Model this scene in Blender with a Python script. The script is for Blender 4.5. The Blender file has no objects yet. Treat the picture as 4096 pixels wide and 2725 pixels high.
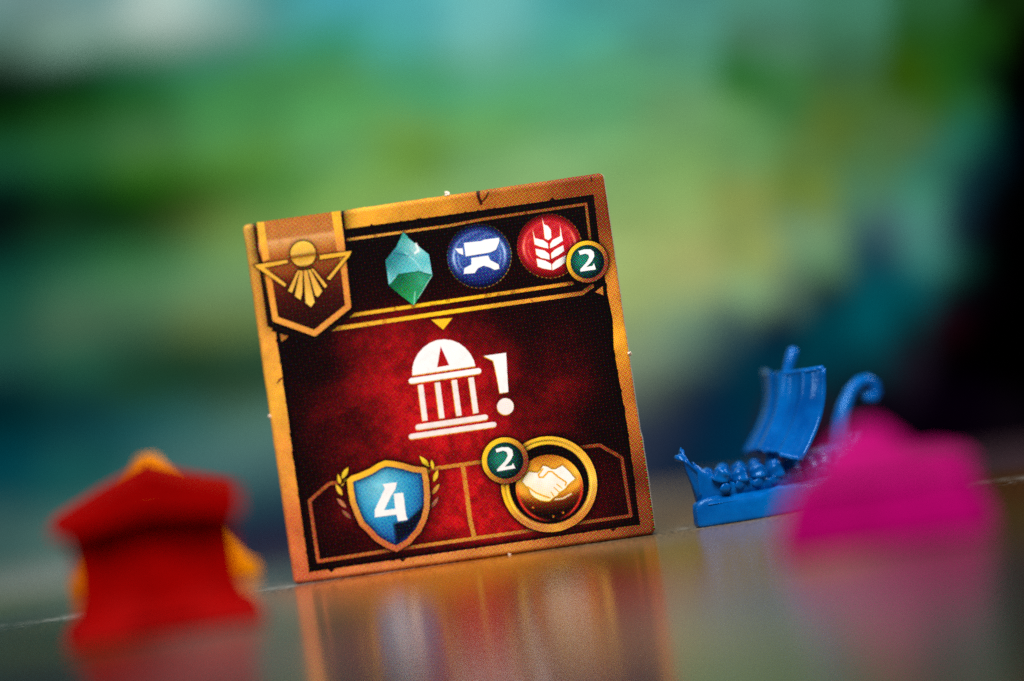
import bpy, bmesh, math, random
import numpy as np
from mathutils import Vector, Matrix
from mathutils.geometry import tessellate_polygon

random.seed(4)
sc = bpy.context.scene
C = sc.collection
sc.unit_settings.system = 'METRIC'
sc.unit_settings.scale_length = 0.01          # one unit is one centimetre

# ------------------------------------------------------------------ camera
cam = bpy.data.cameras.new('camera')
cam.lens = 150; cam.sensor_width = 36
cam.clip_start = 0.5; cam.clip_end = 600
cam.dof.use_dof = True
cam.dof.focus_distance = 29.27
cam.dof.aperture_fstop = 150e-3 / 2.3         # 2.3 cm pupil
cam.dof.aperture_blades = 0
co = bpy.data.objects.new('camera', cam); C.objects.link(co)
CAM = Vector((0.469, -29.254, 2.2))
PITCH, ROLL = math.radians(1.444), math.atan(0.145)
fw = Vector((0, math.cos(PITCH), -math.sin(PITCH))); u0 = Vector((0, math.sin(PITCH), math.cos(PITCH))); r0 = Vector((1, 0, 0))
rt = math.cos(ROLL) * r0 - math.sin(ROLL) * u0
up = math.sin(ROLL) * r0 + math.cos(ROLL) * u0
m = Matrix((rt, up, -fw)).transposed().to_4x4(); m.translation = CAM
co.matrix_world = m
sc.camera = co
sc.render.resolution_x = 1024; sc.render.resolution_y = 681
sc.view_settings.view_transform = 'Standard'
sc.view_settings.look = 'None'
sc.view_settings.exposure = 0
sc.view_settings.gamma = 1
sc.cycles.use_denoising = False
sc.cycles.max_bounces = 6
sc.cycles.sample_clamp_indirect = 3
sc.cycles.sample_clamp_direct = 8

# ------------------------------------------------------------------ light
w = bpy.data.worlds.new('World'); sc.world = w; w.use_nodes = True
w.node_tree.nodes['Background'].inputs[0].default_value = (0.62, 0.72, 0.85, 1)
w.node_tree.nodes['Background'].inputs[1].default_value = 0.10


def area(name, loc, target, size, power, col):
    l = bpy.data.lights.new(name, 'AREA'); l.shape = 'RECTANGLE'; l.size = size[0]; l.size_y = size[1]
    l.energy = power; l.color = col
    o = bpy.data.objects.new(name, l); C.objects.link(o); o.location = loc
    o.rotation_euler = (Vector(target) - Vector(loc)).to_track_quat('-Z', 'Y').to_euler()
    return o


area('key_softbox', (1.5, -17, 19), (0, 2, 1), (13, 10), 9500, (1.0, 0.97, 0.93))
area('rim_softbox', (24, 2, 16), (1, 0, 1), (9, 12), 3200, (1.0, 0.98, 0.96))
area('strip_softbox', (-26, -12, 5), (1, 0, .8), (4, 9), 1500, (1.0, 0.98, 0.95))
area('top_softbox', (-4, 3, 36), (0, 2, 0), (14, 14), 6000, (0.96, 0.98, 1.0))


# ------------------------------------------------------------------ helpers
def lin(c):
    c = np.asarray(c, float) / 255.0
    return np.where(c <= 0.04045, c / 12.92, ((c + 0.055) / 1.055) ** 2.4)


def link(name, me, parent=None, mat=None):
    o = bpy.data.objects.new(name, me); C.objects.link(o)
    if parent is not None: o.parent = parent
    if mat is not None and me is not None: me.materials.append(mat)
    return o


def empty(name, loc, rz=0.0):
    o = bpy.data.objects.new(name, None); C.objects.link(o); o.location = loc; o.rotation_euler = (0, 0, rz)
    o.empty_display_size = 0.2
    return o


def tag(o, label, cat=None, group=None, kind=None):
    if label: o['label'] = label
    if cat: o['category'] = cat
    if group: o['group'] = group
    if kind: o['kind'] = kind
    return o


def bm_to(name, bm, parent=None, mat=None, smooth=True):
    bmesh.ops.recalc_face_normals(bm, faces=bm.faces)
    me = bpy.data.meshes.new(name); bm.to_mesh(me); bm.free()
    if smooth: me.polygons.foreach_set('use_smooth', [True] * len(me.polygons))
    return link(name, me, parent, mat)


def bevel(bm, r, seg=3, ang=25):
    es = [e for e in bm.edges if len(e.link_faces) == 2 and e.calc_face_angle(0) > math.radians(ang)]
    bmesh.ops.bevel(bm, geom=es, offset=r, segments=seg, profile=0.5, affect='EDGES')


def loft(rings, cap=True):
    bm = bmesh.new(); vs = [[bm.verts.new(p) for p in r] for r in rings]
    n = len(rings[0])
    for a, b in zip(vs, vs[1:]):
        for i in range(n):
            bm.faces.new((a[i], a[(i + 1) % n], b[(i + 1) % n], b[i]))
    if cap:
        bm.faces.new(vs[0][::-1]); bm.faces.new(vs[-1])
    return bm


def boxring(x0, x1, y0, y1, z): return [(x0, y0, z), (x1, y0, z), (x1, y1, z), (x0, y1, z)]


def tube(path, rad, n=12):
    pts = [Vector(p) for p in path]; rings = []
    for i, p in enumerate(pts):
        t = (pts[min(i + 1, len(pts) - 1)] - pts[max(i - 1, 0)]).normalized()
        a = t.cross(Vector((0, 1, 0)));
        if a.length < .1: a = t.cross(Vector((1, 0, 0)))
        a.normalize(); b = t.cross(a)
        r = rad[i] if hasattr(rad, '__len__') else rad
        rings.append([tuple(p + a * math.cos(k * 2 * math.pi / n) * r + b * math.sin(k * 2 * math.pi / n) * r) for k in range(n)])
    return loft(rings)


# ------------------------------------------------------------------ materials
def mat_new(name):
    m = bpy.data.materials.new(name); m.use_nodes = True
    return m, m.node_tree, m.node_tree.nodes['Principled BSDF']


def plastic(name, col, deep, rough=0.36, sss=0.25, rad=(0.2, 0.4, 1.0), spec=0.02):
    m, nt, b = mat_new(name)
    tc = nt.nodes.new('ShaderNodeTexCoord')
    n1 = nt.nodes.new('ShaderNodeTexNoise'); n1.inputs['Scale'].default_value = 3.2; n1.inputs['Detail'].default_value = 4
    rp = nt.nodes.new('ShaderNodeValToRGB')
    rp.color_ramp.elements[0].position = .3; rp.color_ramp.elements[0].color = (*deep, 1)
    rp.color_ramp.elements[1].position = .75; rp.color_ramp.elements[1].color = (*col, 1)
    n2 = nt.nodes.new('ShaderNodeTexNoise'); n2.inputs['Scale'].default_value = 26; n2.inputs['Detail'].default_value = 5
    bp = nt.nodes.new('ShaderNodeBump'); bp.inputs['Strength'].default_value = .16; bp.inputs['Distance'].default_value = .012
    mr = nt.nodes.new('ShaderNodeMapRange'); mr.inputs[3].default_value = rough - .1; mr.inputs[4].default_value = rough + .12
    nt.links.new(tc.outputs['Object'], n1.inputs['Vector']); nt.links.new(tc.outputs['Object'], n2.inputs['Vector'])
    nt.links.new(n1.outputs['Fac'], rp.inputs['Fac']); nt.links.new(rp.outputs['Color'], b.inputs['Base Color'])
    nt.links.new(n2.outputs['Fac'], bp.inputs['Height']); nt.links.new(bp.outputs['Normal'], b.inputs['Normal'])
    nt.links.new(n2.outputs['Fac'], mr.inputs['Value']); nt.links.new(mr.outputs[0], b.inputs['Roughness'])
    b.inputs['Specular IOR Level'].default_value = spec
    if sss:
        b.inputs['Subsurface Weight'].default_value = sss
        b.inputs['Subsurface Radius'].default_value = rad
        b.inputs['Subsurface Scale'].default_value = 0.06
    return m


M_blue = plastic('blue_moulded_plastic', (0.0, 0.115, 0.42), (0.0, 0.05, 0.24), 0.17, 0.08, spec=0.3)
M_blue.node_tree.nodes['Principled BSDF'].inputs['Specular Tint'].default_value = (.35, .65, 1, 1)     # pigmented sheen of the blue plastic
M_red = plastic('red_moulded_plastic', (0.27, 0.0, 0.0), (0.20, 0.0, 0.0), 0.5, 0)
M_yellow = plastic('amber_moulded_plastic', (0.80, 0.27, 0.0), (0.70, 0.20, 0.0), 0.5, 0)
M_pink = plastic('magenta_moulded_plastic', (0.33, 0.0, 0.115), (0.22, 0.0, 0.07), 0.5, 0)


# ------------------------------------------------------------------ painted colours from scattered samples (flat print; the table's also hold reflected tones)
def paint(pts, cols, q, s):
    """normalised gaussian blend of colour samples; pts (n,2), cols (n,3), q (m,2)"""
    out = np.empty((len(q), 3))
    for i in range(0, len(q), 4000):
        d = ((q[i:i + 4000, None, :] - pts[None]) ** 2).sum(2)
        dm = d.min(1, keepdims=True)
        k = np.exp(-(d - dm) / (2 * s * s))
        out[i:i + 4000] = (k @ cols) / k.sum(1, keepdims=True)
    return out


def grid_mesh(name, us, vs, fn, colfn):
    U, V = np.meshgrid(us, vs)
    q = np.stack([U.ravel(), V.ravel()], 1)
    P3 = fn(q)
    nu, nv = len(us), len(vs)
    idx = np.arange(nu * nv).reshape(nv, nu)
    f = np.stack([idx[:-1, :-1], idx[:-1, 1:], idx[1:, 1:], idx[1:, :-1]], -1).reshape(-1, 4)
    me = bpy.data.meshes.new(name)
    me.from_pydata(P3.tolist(), [], f.tolist())
    a = me.color_attributes.new('print_colour', 'FLOAT_COLOR', 'POINT')
    c = np.ones((len(q), 4)); c[:, :3] = colfn(q)
    a.data.foreach_set('color', c.ravel())
    return me


# ------------------------------------------------------------------ standing picture board behind
BG = np.array([(-3.36,4.68,0.131,0.235,0.237),(-2.62,4.57,0.112,0.247,0.253),(-1.98,4.47,0.357,0.484,0.452),(-1.53,4.4,0.156,0.356,0.358),(-1.1,4.34,0.0336,0.201,0.208),(-0.54,4.25,0.0553,0.337,0.415),
 (0.04,4.16,0.0643,0.329,0.36),(0.67,4.07,0.126,0.404,0.398),(1.27,3.98,0.0506,0.285,0.291),(1.72,3.91,0.0607,0.272,0.243),(2.22,3.83,0.0547,0.217,0.189),(2.88,3.73,0.0562,0.204,0.152),
 (3.58,3.62,0.0428,0.171,0.113),(4.16,3.53,0.0182,0.0891,0.0309),(4.84,3.43,0.00374,0.0165,0.00227),(5.22,3.37,0.00182,0.00698,0.00121),(5.65,3.3,0.000908,0.00303,0.000606),(-3.39,4.47,0.084,0.196,0.187),
 (-2.84,4.39,0.178,0.244,0.225),(-2.01,4.26,0.415,0.5,0.485),(-1.57,4.2,0.251,0.346,0.305),(-0.85,4.09,0.0601,0.264,0.251),(0.04,3.95,0.064,0.309,0.34),(0.64,3.86,0.128,0.408,0.423),
 (-3.41,4.33,0.0509,0.0962,0.0607),(-2.91,4.26,0.17,0.341,0.274),(-2.16,4.14,0.0445,0.158,0.101),(-1.54,4.05,0.0253,0.172,0.142),(-0.68,3.92,0.0187,0.216,0.085),(-0.15,3.84,0.0564,0.344,0.288),
 (0.62,3.72,0.117,0.341,0.27),(1.22,3.63,0.0615,0.323,0.26),(2.17,3.49,0.0625,0.228,0.165),(2.83,3.39,0.0549,0.156,0.097),(3.53,3.28,0.0381,0.139,0.0764),(4.11,3.2,0.0126,0.0669,0.00854),
 (4.57,3.13,0.00686,0.0474,0.00454),(4.85,3.08,0.00124,0.000956,0),(5.14,3.04,0,0,0),(5.61,2.97,0,0,0),(-3.45,4.09,0,0.01,0.00455),(-2.95,4.01,0,0.012,0.00306),
 (-2.32,3.92,0.00529,0.0653,0.0296),(-1.83,3.84,0.03,0.173,0.0885),(-1.21,3.75,0.0448,0.201,0.0698),(-0.6,3.66,0.0629,0.21,0.0673),(-0.05,3.58,0.0552,0.259,0.128),(0.58,3.48,0.0952,0.324,0.213),
 (1.39,3.36,0.0854,0.295,0.16),(2.13,3.25,0.0723,0.254,0.134),(2.74,3.16,0.02,0.125,0.0233),(3.5,3.05,0.0317,0.0927,0.0352),(3.96,2.98,0.0224,0.0636,0.000885),(4.3,2.93,0.0082,0.0672,0.00554),
 (4.54,2.89,0.00154,0.00729,0.00394),(4.76,2.86,0,0,0),(5.11,2.81,0,0,0),(5.57,2.74,0,0,0),(-3.48,3.88,0.000897,0.00325,0.000574),(-2.85,3.78,0.000956,0.0314,0),
 (-2.23,3.69,0.0102,0.0997,0.00729),(-1.61,3.6,0.0411,0.199,0.0513),(-0.65,3.45,0.0664,0.292,0.0873),(0.13,3.34,0.0481,0.281,0.122),(0.79,3.24,0.0772,0.324,0.133),(1.51,3.13,0.077,0.294,0.133),
 (2.1,3.05,0.11,0.246,0.102),(2.88,2.93,0.0364,0.145,0.0401),(3.47,2.84,0.0513,0.123,0.0257),(4.05,2.76,0.0252,0.0881,0.00822),(4.39,2.71,0.0143,0.0903,0.0193),(4.74,2.66,0,0,0),
 (5.08,2.61,0,0,0),(5.55,2.54,0,0,0),(-3.52,3.63,0.00342,0.0351,0.00445),(-2.89,3.54,0.0169,0.0819,0.0206),(-2.27,3.44,0.0442,0.14,0.0578),(-1.65,3.35,0.0541,0.213,0.0684),
 (-0.65,3.21,0.0927,0.299,0.0921),(-0.15,3.13,0.146,0.298,0.0648),(0.52,3.04,0.115,0.31,0.0872),(1.24,2.93,0.103,0.306,0.128),(2.07,2.81,0.124,0.277,0.112),(2.62,2.73,0.0954,0.246,0.083),
 (3.32,2.62,0.0744,0.134,0.0233),(3.9,2.54,0.0568,0.124,0.0407),(4.36,2.47,0.0121,0.118,0.0759),(4.53,2.45,0,0.00827,0.00945),(4.76,2.41,0,0,0.00229),(5.05,2.37,0,0,0),
 (5.51,2.3,0,0,0),(-3.56,3.38,0.00955,0.0772,0.0357),(-2.93,3.29,0.0183,0.12,0.0349),(-2.3,3.2,0.0507,0.153,0.0229),(-1.56,3.09,0.0917,0.258,0.0439),(-0.7,2.97,0.108,0.296,0.105),
 (-0.18,2.89,0.0809,0.192,0.0162),(0.48,2.79,0.139,0.31,0.114),(1.08,2.71,0.205,0.428,0.171),(1.68,2.62,0.135,0.297,0.107),(2.03,2.57,0.163,0.322,0.0957),(2.46,2.51,0.127,0.274,0.0967),
 (3.05,2.42,0.0833,0.163,0.0428),(3.51,2.35,0.0554,0.139,0.049),(4.09,2.27,0.0202,0.116,0.0782),(4.44,2.22,0.00202,0.015,0.0216),(4.67,2.19,0,0,0.00111),(5.01,2.14,0,0,0),
 (5.48,2.07,0,0,0),(-3.59,3.17,0.000317,0.00945,0.00713),(-2.96,3.08,0.00116,0.0274,0.00258),(-2.34,2.99,0.00455,0.0751,0.000956),(-1.71,2.9,0.0179,0.0861,0.00409),(-1.1,2.81,0.0417,0.171,0.0273),
 (-0.73,2.76,0.164,0.373,0.0906),(-0.33,2.7,0.181,0.341,0.0842),(0.81,2.54,0.205,0.375,0.141),(1.65,2.42,0.188,0.331,0.117),(1.95,2.3,0.227,0.38,0.121),(2.42,2.23,0.198,0.25,0.063),
 (3.01,2.15,0.136,0.209,0.0334),(3.48,2.08,0.0619,0.174,0.0967),(3.94,2.02,0.0414,0.189,0.125),(4.23,1.98,0.00519,0.0332,0.0483),(4.4,1.95,0.000581,0.000382,0.000956),(4.69,1.91,0,0,0),
 (4.98,1.87,0,0,0),(5.44,1.8,0,0,0),(-3.62,2.96,0.000664,0.00396,0.00498),(-2.99,2.87,0.00208,0.00796,0.00562),(-2.5,2.8,0.00301,0.00931,0.000956),(-2,2.73,0.0381,0.0562,0.0128),
 (-1.5,2.66,0.102,0.242,0.0611),(-0.76,2.55,0.194,0.351,0.0906),(-0,2.44,0.187,0.351,0.114),(-3.65,2.82,0.00177,0.00288,0.00238),(-3.09,2.74,0.0079,0.0379,0.0114),(-2.58,2.67,0.00396,0.0338,0.0089),
 (-2.16,2.61,0.0226,0.0648,0.0115),(-1.76,2.55,0.144,0.215,0.0395),(1.91,2.03,0.254,0.354,0.117),(2.39,1.96,0.196,0.262,0.0804),(2.97,1.88,0.145,0.256,0.135),(3.55,1.8,0.0401,0.0978,0.115),
 (3.9,1.75,0.0624,0.223,0.194),(4.13,1.71,0.00451,0.0142,0.0317),(4.31,1.69,0.00154,0.000191,0.000956),(4.64,1.64,0,0,0),(4.94,1.6,0,0,0),(5.4,1.53,0,0,0),
 (-3.69,2.57,0.00148,0.0238,0.0188),(-3.14,2.49,0.00498,0.066,0.0346),(-2.6,2.42,0.0265,0.138,0.0439),(-2.07,2.34,0.0472,0.178,0.0741),(-1.74,2.3,0.162,0.313,0.102),(1.53,1.84,0.304,0.428,0.156),
 (1.94,1.78,0.339,0.361,0.13),(2.5,1.7,0.26,0.324,0.0949),(3.05,1.62,0.104,0.231,0.118),(3.46,1.57,0.00561,0.0453,0.0679),(3.94,1.5,0.035,0.177,0.151),(4.14,1.47,0.00327,0.0329,0.0257),
 (4.34,1.44,0,0,0),(4.6,1.41,0,0,0),(4.9,1.36,0,0,0),(5.37,1.3,0,0,0),(-3.72,2.32,0.00524,0.0717,0.0488),(-3.05,2.23,0.0418,0.137,0.0729),
 (-2.51,2.15,0.0766,0.198,0.0905),(-1.84,2.06,0.155,0.283,0.13),(1.49,1.6,0.304,0.401,0.141),(1.91,1.54,0.264,0.355,0.15),(2.46,1.46,0.228,0.402,0.202),(2.74,1.42,0.102,0.171,0.111),
 (3.02,1.39,0.00253,0.0133,0.0248),(3.43,1.33,0,0.0707,0.0935),(3.77,1.28,0.000382,0.0759,0.0935),(4.04,1.24,0.00124,0.00191,0.00366),(4.25,1.21,0.00133,0,0.00144),(4.54,1.17,0,0,0),
 (4.87,1.13,0,0,0),(5.34,1.06,0,0,0),(-3.76,2.06,0.0112,0.0721,0.0488),(-3.09,1.96,0.0591,0.121,0.0718),(-2.55,1.89,0.0404,0.104,0.0566),(-2.08,1.83,0.0831,0.122,0.0367),
 (-1.75,1.78,0.107,0.174,0.0543),(1.45,1.34,0.23,0.313,0.141),(1.87,1.28,0.107,0.208,0.152),(2.29,1.23,0.0377,0.0758,0.0813),(2.63,1.18,0.000382,0.01,0.0288),(2.98,1.13,0,0.0469,0.0671),
 (3.39,1.07,0,0.0788,0.105),(3.67,1.04,0.00098,0.0214,0.0267),(3.94,1,0.00926,0.000382,0.00283),(4.37,0.94,0,0,0),(4.84,0.88,0,0,0),(5.3,0.81,0,0,0),
 (-3.81,1.77,0.0144,0.0752,0.0599),(-3.13,1.68,0.0154,0.0894,0.0523),(-2.59,1.61,0.00924,0.0446,0.0266),(-2.19,1.55,0.00739,0.0372,0.0148),(-1.79,1.5,0.0129,0.053,0.0308),(1.48,1.06,0.194,0.27,0.171),
 (1.83,1.01,0.08,0.144,0.117),(2.11,0.97,0.00603,0.0295,0.0511),(2.39,0.93,0,0.0262,0.0511),(2.94,0.86,0,0.0381,0.0611),(3.35,0.8,0.00121,0.0318,0.0451),(3.63,0.76,0.00698,0.00438,0.00911),
 (4.03,0.71,0,0,0),(4.46,0.65,0,0,0),(4.8,0.61,0,0,0),(5.27,0.54,0,0,0),(-3.86,1.47,0,0.00859,0.017),(-3.31,1.4,0.00487,0.038,0.034),
 (-2.64,1.31,0.0102,0.0481,0.0226),(-1.84,1.2,0.0206,0.0487,0.0209),(1.44,0.76,0.117,0.156,0.127),(1.65,0.74,0.00611,0.0108,0.0167),(1.93,0.7,0,0.0116,0.0451),(2.21,0.66,0,0.0262,0.0527),
 (2.97,0.56,0.00242,0.0116,0.0193),(3.31,0.51,0.00303,0.00121,0.00438),(3.99,0.42,0.00121,0,0.00242),(4.76,0.32,0,0,0),(5.23,0.26,0,0,0),(-3.89,1.22,0,0.0223,0.0272),
 (-3.22,1.13,0.00193,0.0323,0.0464),(-2.68,1.06,0.00843,0.0738,0.0877),(-2.27,1.01,0.0281,0.115,0.107),(-1.74,0.94,0.076,0.181,0.144),(1.51,0.51,0.0295,0.0422,0.0721),(1.72,0.48,0.000382,0.00325,0.0257),
 (2.03,0.44,0,0.0231,0.0577),(2.72,0.35,0.0212,0.00151,0.0097),(3.96,0.18,0.00151,0,0.00242),(4.35,0.13,0.00242,0.00121,0.00303),(4.72,0.08,0,0,0),(5.19,0.02,0,0,0),
 (-3.94,0.94,0,0.0433,0.0674),(-3.26,0.85,0.0097,0.08,0.08),(-2.32,0.73,0.0451,0.127,0.127),(-1.92,0.68,0.0721,0.174,0.174),(-1.59,0.63,0.0611,0.141,0.141),(-3.98,0.69,0,0.0509,0.0687),
 (-3.42,0.62,0.00438,0.08,0.0842),(-1.9,0.42,0.0262,0.0842,0.0928),(-1.63,0.39,0.0193,0.0577,0.08),(-4.02,0.44,0.0396,0.0979,0.096),(-3.27,0.35,0.0611,0.127,0.114),(-1.8,0.16,0.0103,0.0193,0.0451)], float)
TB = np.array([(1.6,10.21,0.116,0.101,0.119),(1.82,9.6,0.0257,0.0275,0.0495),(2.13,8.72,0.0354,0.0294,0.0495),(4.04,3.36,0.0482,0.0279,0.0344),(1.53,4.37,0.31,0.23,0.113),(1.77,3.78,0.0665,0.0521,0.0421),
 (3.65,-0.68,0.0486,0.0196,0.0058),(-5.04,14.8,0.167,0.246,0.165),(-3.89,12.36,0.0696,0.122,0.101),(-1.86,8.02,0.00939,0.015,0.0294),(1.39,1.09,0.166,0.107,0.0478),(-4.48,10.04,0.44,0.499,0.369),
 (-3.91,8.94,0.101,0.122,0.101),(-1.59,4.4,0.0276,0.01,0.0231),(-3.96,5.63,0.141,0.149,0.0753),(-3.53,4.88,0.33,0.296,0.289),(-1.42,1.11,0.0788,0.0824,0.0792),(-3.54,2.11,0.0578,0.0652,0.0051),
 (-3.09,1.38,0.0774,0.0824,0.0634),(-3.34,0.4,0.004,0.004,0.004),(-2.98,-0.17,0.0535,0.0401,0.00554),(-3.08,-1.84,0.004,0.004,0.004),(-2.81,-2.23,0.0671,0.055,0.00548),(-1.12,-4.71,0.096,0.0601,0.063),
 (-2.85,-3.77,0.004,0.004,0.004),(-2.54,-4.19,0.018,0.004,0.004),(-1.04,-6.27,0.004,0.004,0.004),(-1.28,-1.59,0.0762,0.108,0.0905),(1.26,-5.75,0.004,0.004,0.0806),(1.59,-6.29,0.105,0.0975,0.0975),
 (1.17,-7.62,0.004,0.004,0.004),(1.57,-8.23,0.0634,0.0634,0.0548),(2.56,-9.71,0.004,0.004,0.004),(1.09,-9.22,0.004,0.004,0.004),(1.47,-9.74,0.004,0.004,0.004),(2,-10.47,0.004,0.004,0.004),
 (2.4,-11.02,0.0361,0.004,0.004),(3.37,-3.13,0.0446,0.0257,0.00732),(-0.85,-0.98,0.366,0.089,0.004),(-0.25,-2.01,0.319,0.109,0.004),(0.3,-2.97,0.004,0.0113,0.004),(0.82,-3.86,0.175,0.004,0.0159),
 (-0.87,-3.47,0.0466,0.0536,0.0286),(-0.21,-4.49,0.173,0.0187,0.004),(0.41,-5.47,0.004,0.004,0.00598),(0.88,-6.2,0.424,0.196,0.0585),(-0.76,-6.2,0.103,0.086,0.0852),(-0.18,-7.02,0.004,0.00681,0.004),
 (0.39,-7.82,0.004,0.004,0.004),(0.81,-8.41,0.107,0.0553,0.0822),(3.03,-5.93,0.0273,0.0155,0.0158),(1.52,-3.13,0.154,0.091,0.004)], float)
YAW = math.radians(-12)


def stroke(q):
    return np.c_[.5 * q[:, 0] + .6 * np.maximum(q[:, 0] - 2.1, 0), q[:, 1]]


def board_cols(q):
    c = paint(stroke(BG), BG[:, 2:], stroke(q), .11)     # broad sideways strokes
    rs = np.random.RandomState(3)
    n = .92 + .16 * rs.rand(len(q), 1)                     # brush stipple of the painted print
    return np.clip(c * n, 0, .9)


me = grid_mesh('painted_front', np.r_[-12, -10, -8, np.linspace(-7, 7, 260), 8, 10, 12], np.linspace(0, 7, 140), lambda q: np.c_[q[:, 0], np.full(len(q), -.011), q[:, 1]], board_cols)
M_board, nt, b = mat_new('painted_board_print')
at = nt.nodes.new('ShaderNodeAttribute'); at.attribute_name = 'print_colour'
nz = nt.nodes.new('ShaderNodeTexNoise'); nz.inputs['Scale'].default_value = 3; nz.inputs['Detail'].default_value = 8
tc = nt.nodes.new('ShaderNodeTexCoord'); mp = nt.nodes.new('ShaderNodeMapping'); mp.inputs['Scale'].default_value = (.5, 1, 2.6)
nt.links.new(tc.outputs['Object'], mp.inputs[0]); nt.links.new(mp.outputs[0], nz.inputs[0])
mr = nt.nodes.new('ShaderNodeMapRange'); mr.inputs[1].default_value = .3; mr.inputs[2].default_value = .7; mr.inputs[3].default_value = .82; mr.inputs[4].default_value = 1.18
nt.links.new(nz.outputs[0], mr.inputs[0])
mu = nt.nodes.new('ShaderNodeVectorMath'); mu.operation = 'SCALE'
nt.links.new(at.outputs['Color'], mu.inputs[0]); nt.links.new(mr.outputs[0], mu.inputs['Scale'])
nt.links.new(mu.outputs[0], b.inputs['Base Color']); b.inputs['Roughness'].default_value = .75; b.inputs['Specular IOR Level'].default_value = 0.0
BOARD = empty('picture_board', (0, 5.1, 0), YAW)
tag(BOARD, 'tall painted board of teal water and green land standing far behind the tile', 'picture board')
link('painted_front', me, BOARD, M_board)
bm = bmesh.new(); bmesh.ops.create_cube(bm, size=1)
for v in bm.verts: v.co = (v.co.x * 24, v.co.y * .3 + .141, v.co.z * 7 + 3.5)
bevel(bm, .02, 2)
M_back, nt, b = mat_new('black_board_core')
nz = nt.nodes.new('ShaderNodeTexNoise'); nz.inputs['Scale'].default_value = 20
rp = nt.nodes.new('ShaderNodeValToRGB'); rp.color_ramp.elements[0].color = (.01, .01, .012, 1); rp.color_ramp.elements[1].color = (.03, .03, .03, 1)
nt.links.new(nz.outputs[0], rp.inputs[0]); nt.links.new(rp.outputs[0], b.inputs['Base Color']); b.inputs['Roughness'].default_value = .8
bm_to('board_core', bm, BOARD, M_back, smooth=False)

# ------------------------------------------------------------------ glossy printed table surface


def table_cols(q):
    c = paint(TB[:, :2] * (1, .45), TB[:, 2:], q * (1, .45), .35)  # print tones with the tile's orange-brown reflection painted in before it
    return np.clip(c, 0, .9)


xs = np.r_[-60, -30, -15, np.linspace(-9, 9, 120), 15, 30, 60]; ys = np.r_[-40, -30, np.linspace(-16, 16, 200), 24, 40, 70]
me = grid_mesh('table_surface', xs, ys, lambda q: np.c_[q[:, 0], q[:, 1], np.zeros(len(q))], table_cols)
M_tab, nt, b = mat_new('glossy_printed_board')
at = nt.nodes.new('ShaderNodeAttribute'); at.attribute_name = 'print_colour'
geo = nt.nodes.new('ShaderNodeNewGeometry')
mp = nt.nodes.new('ShaderNodeMapping'); mp.inputs['Scale'].default_value = (1, .35, 1); nt.links.new(geo.outputs['Position'], mp.inputs[0])
n1 = nt.nodes.new('ShaderNodeTexNoise'); n1.inputs['Scale'].default_value = 34; n1.inputs['Detail'].default_value = 6; nt.links.new(mp.outputs[0], n1.inputs[0])
n2 = nt.nodes.new('ShaderNodeTexNoise'); n2.inputs['Scale'].default_value = 2.2; n2.inputs['Detail'].default_value = 5; nt.links.new(geo.outputs['Position'], n2.inputs[0])
mr = nt.nodes.new('ShaderNodeMapRange'); mr.inputs[1].default_value = .35; mr.inputs[2].default_value = .65; mr.inputs[3].default_value = .6; mr.inputs[4].default_value = 1.4
nt.links.new(n1.outputs[0], mr.inputs[0])
mu = nt.nodes.new('ShaderNodeVectorMath'); mu.operation = 'SCALE'; nt.links.new(at.outputs['Color'], mu.inputs[0]); nt.links.new(mr.outputs[0], mu.inputs['Scale'])
# pale glints painted into the table colour, a broken band by the tile's foot
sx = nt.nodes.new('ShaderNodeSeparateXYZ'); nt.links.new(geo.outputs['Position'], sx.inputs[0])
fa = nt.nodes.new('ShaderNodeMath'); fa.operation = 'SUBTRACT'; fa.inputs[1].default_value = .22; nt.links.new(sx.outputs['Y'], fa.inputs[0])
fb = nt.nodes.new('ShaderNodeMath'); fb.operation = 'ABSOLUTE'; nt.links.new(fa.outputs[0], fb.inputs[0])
glint_band = nt.nodes.new('ShaderNodeMapRange'); glint_band.interpolation_type = 'SMOOTHSTEP'; glint_band.inputs[1].default_value = .42; glint_band.inputs[2].default_value = 0; glint_band.inputs[4].default_value = .75; nt.links.new(fb.outputs[0], glint_band.inputs[0])
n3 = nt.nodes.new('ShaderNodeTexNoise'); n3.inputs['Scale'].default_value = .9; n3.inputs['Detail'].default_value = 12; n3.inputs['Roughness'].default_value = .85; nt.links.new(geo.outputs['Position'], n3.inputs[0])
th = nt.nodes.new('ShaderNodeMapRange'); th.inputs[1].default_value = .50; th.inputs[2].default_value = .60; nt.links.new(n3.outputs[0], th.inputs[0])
ml = nt.nodes.new('ShaderNodeMath'); ml.operation = 'MULTIPLY'; nt.links.new(glint_band.outputs[0], ml.inputs[0]); nt.links.new(th.outputs[0], ml.inputs[1])
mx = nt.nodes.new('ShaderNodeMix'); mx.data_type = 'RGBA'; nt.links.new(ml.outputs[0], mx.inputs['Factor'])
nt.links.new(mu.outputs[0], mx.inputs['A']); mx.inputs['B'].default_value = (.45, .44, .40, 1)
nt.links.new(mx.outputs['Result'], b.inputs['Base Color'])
bp = nt.nodes.new('ShaderNodeBump'); bp.inputs['Strength'].default_value = .10; bp.inputs['Distance'].default_value = .004
nt.links.new(n1.outputs[0], bp.inputs['Height']); nt.links.new(bp.outputs[0], b.inputs['Normal'])
b.inputs['Roughness'].default_value = .18; b.inputs['IOR'].default_value = 1.34
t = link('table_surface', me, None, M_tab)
tag(t, 'glossy brown and grey printed surface the pieces stand on', None, None, 'structure')


# ------------------------------------------------------------------ the printed face of the tile
N = 2048                       # print raster; tile units run 0..1000 across and down
_h = None


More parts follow.
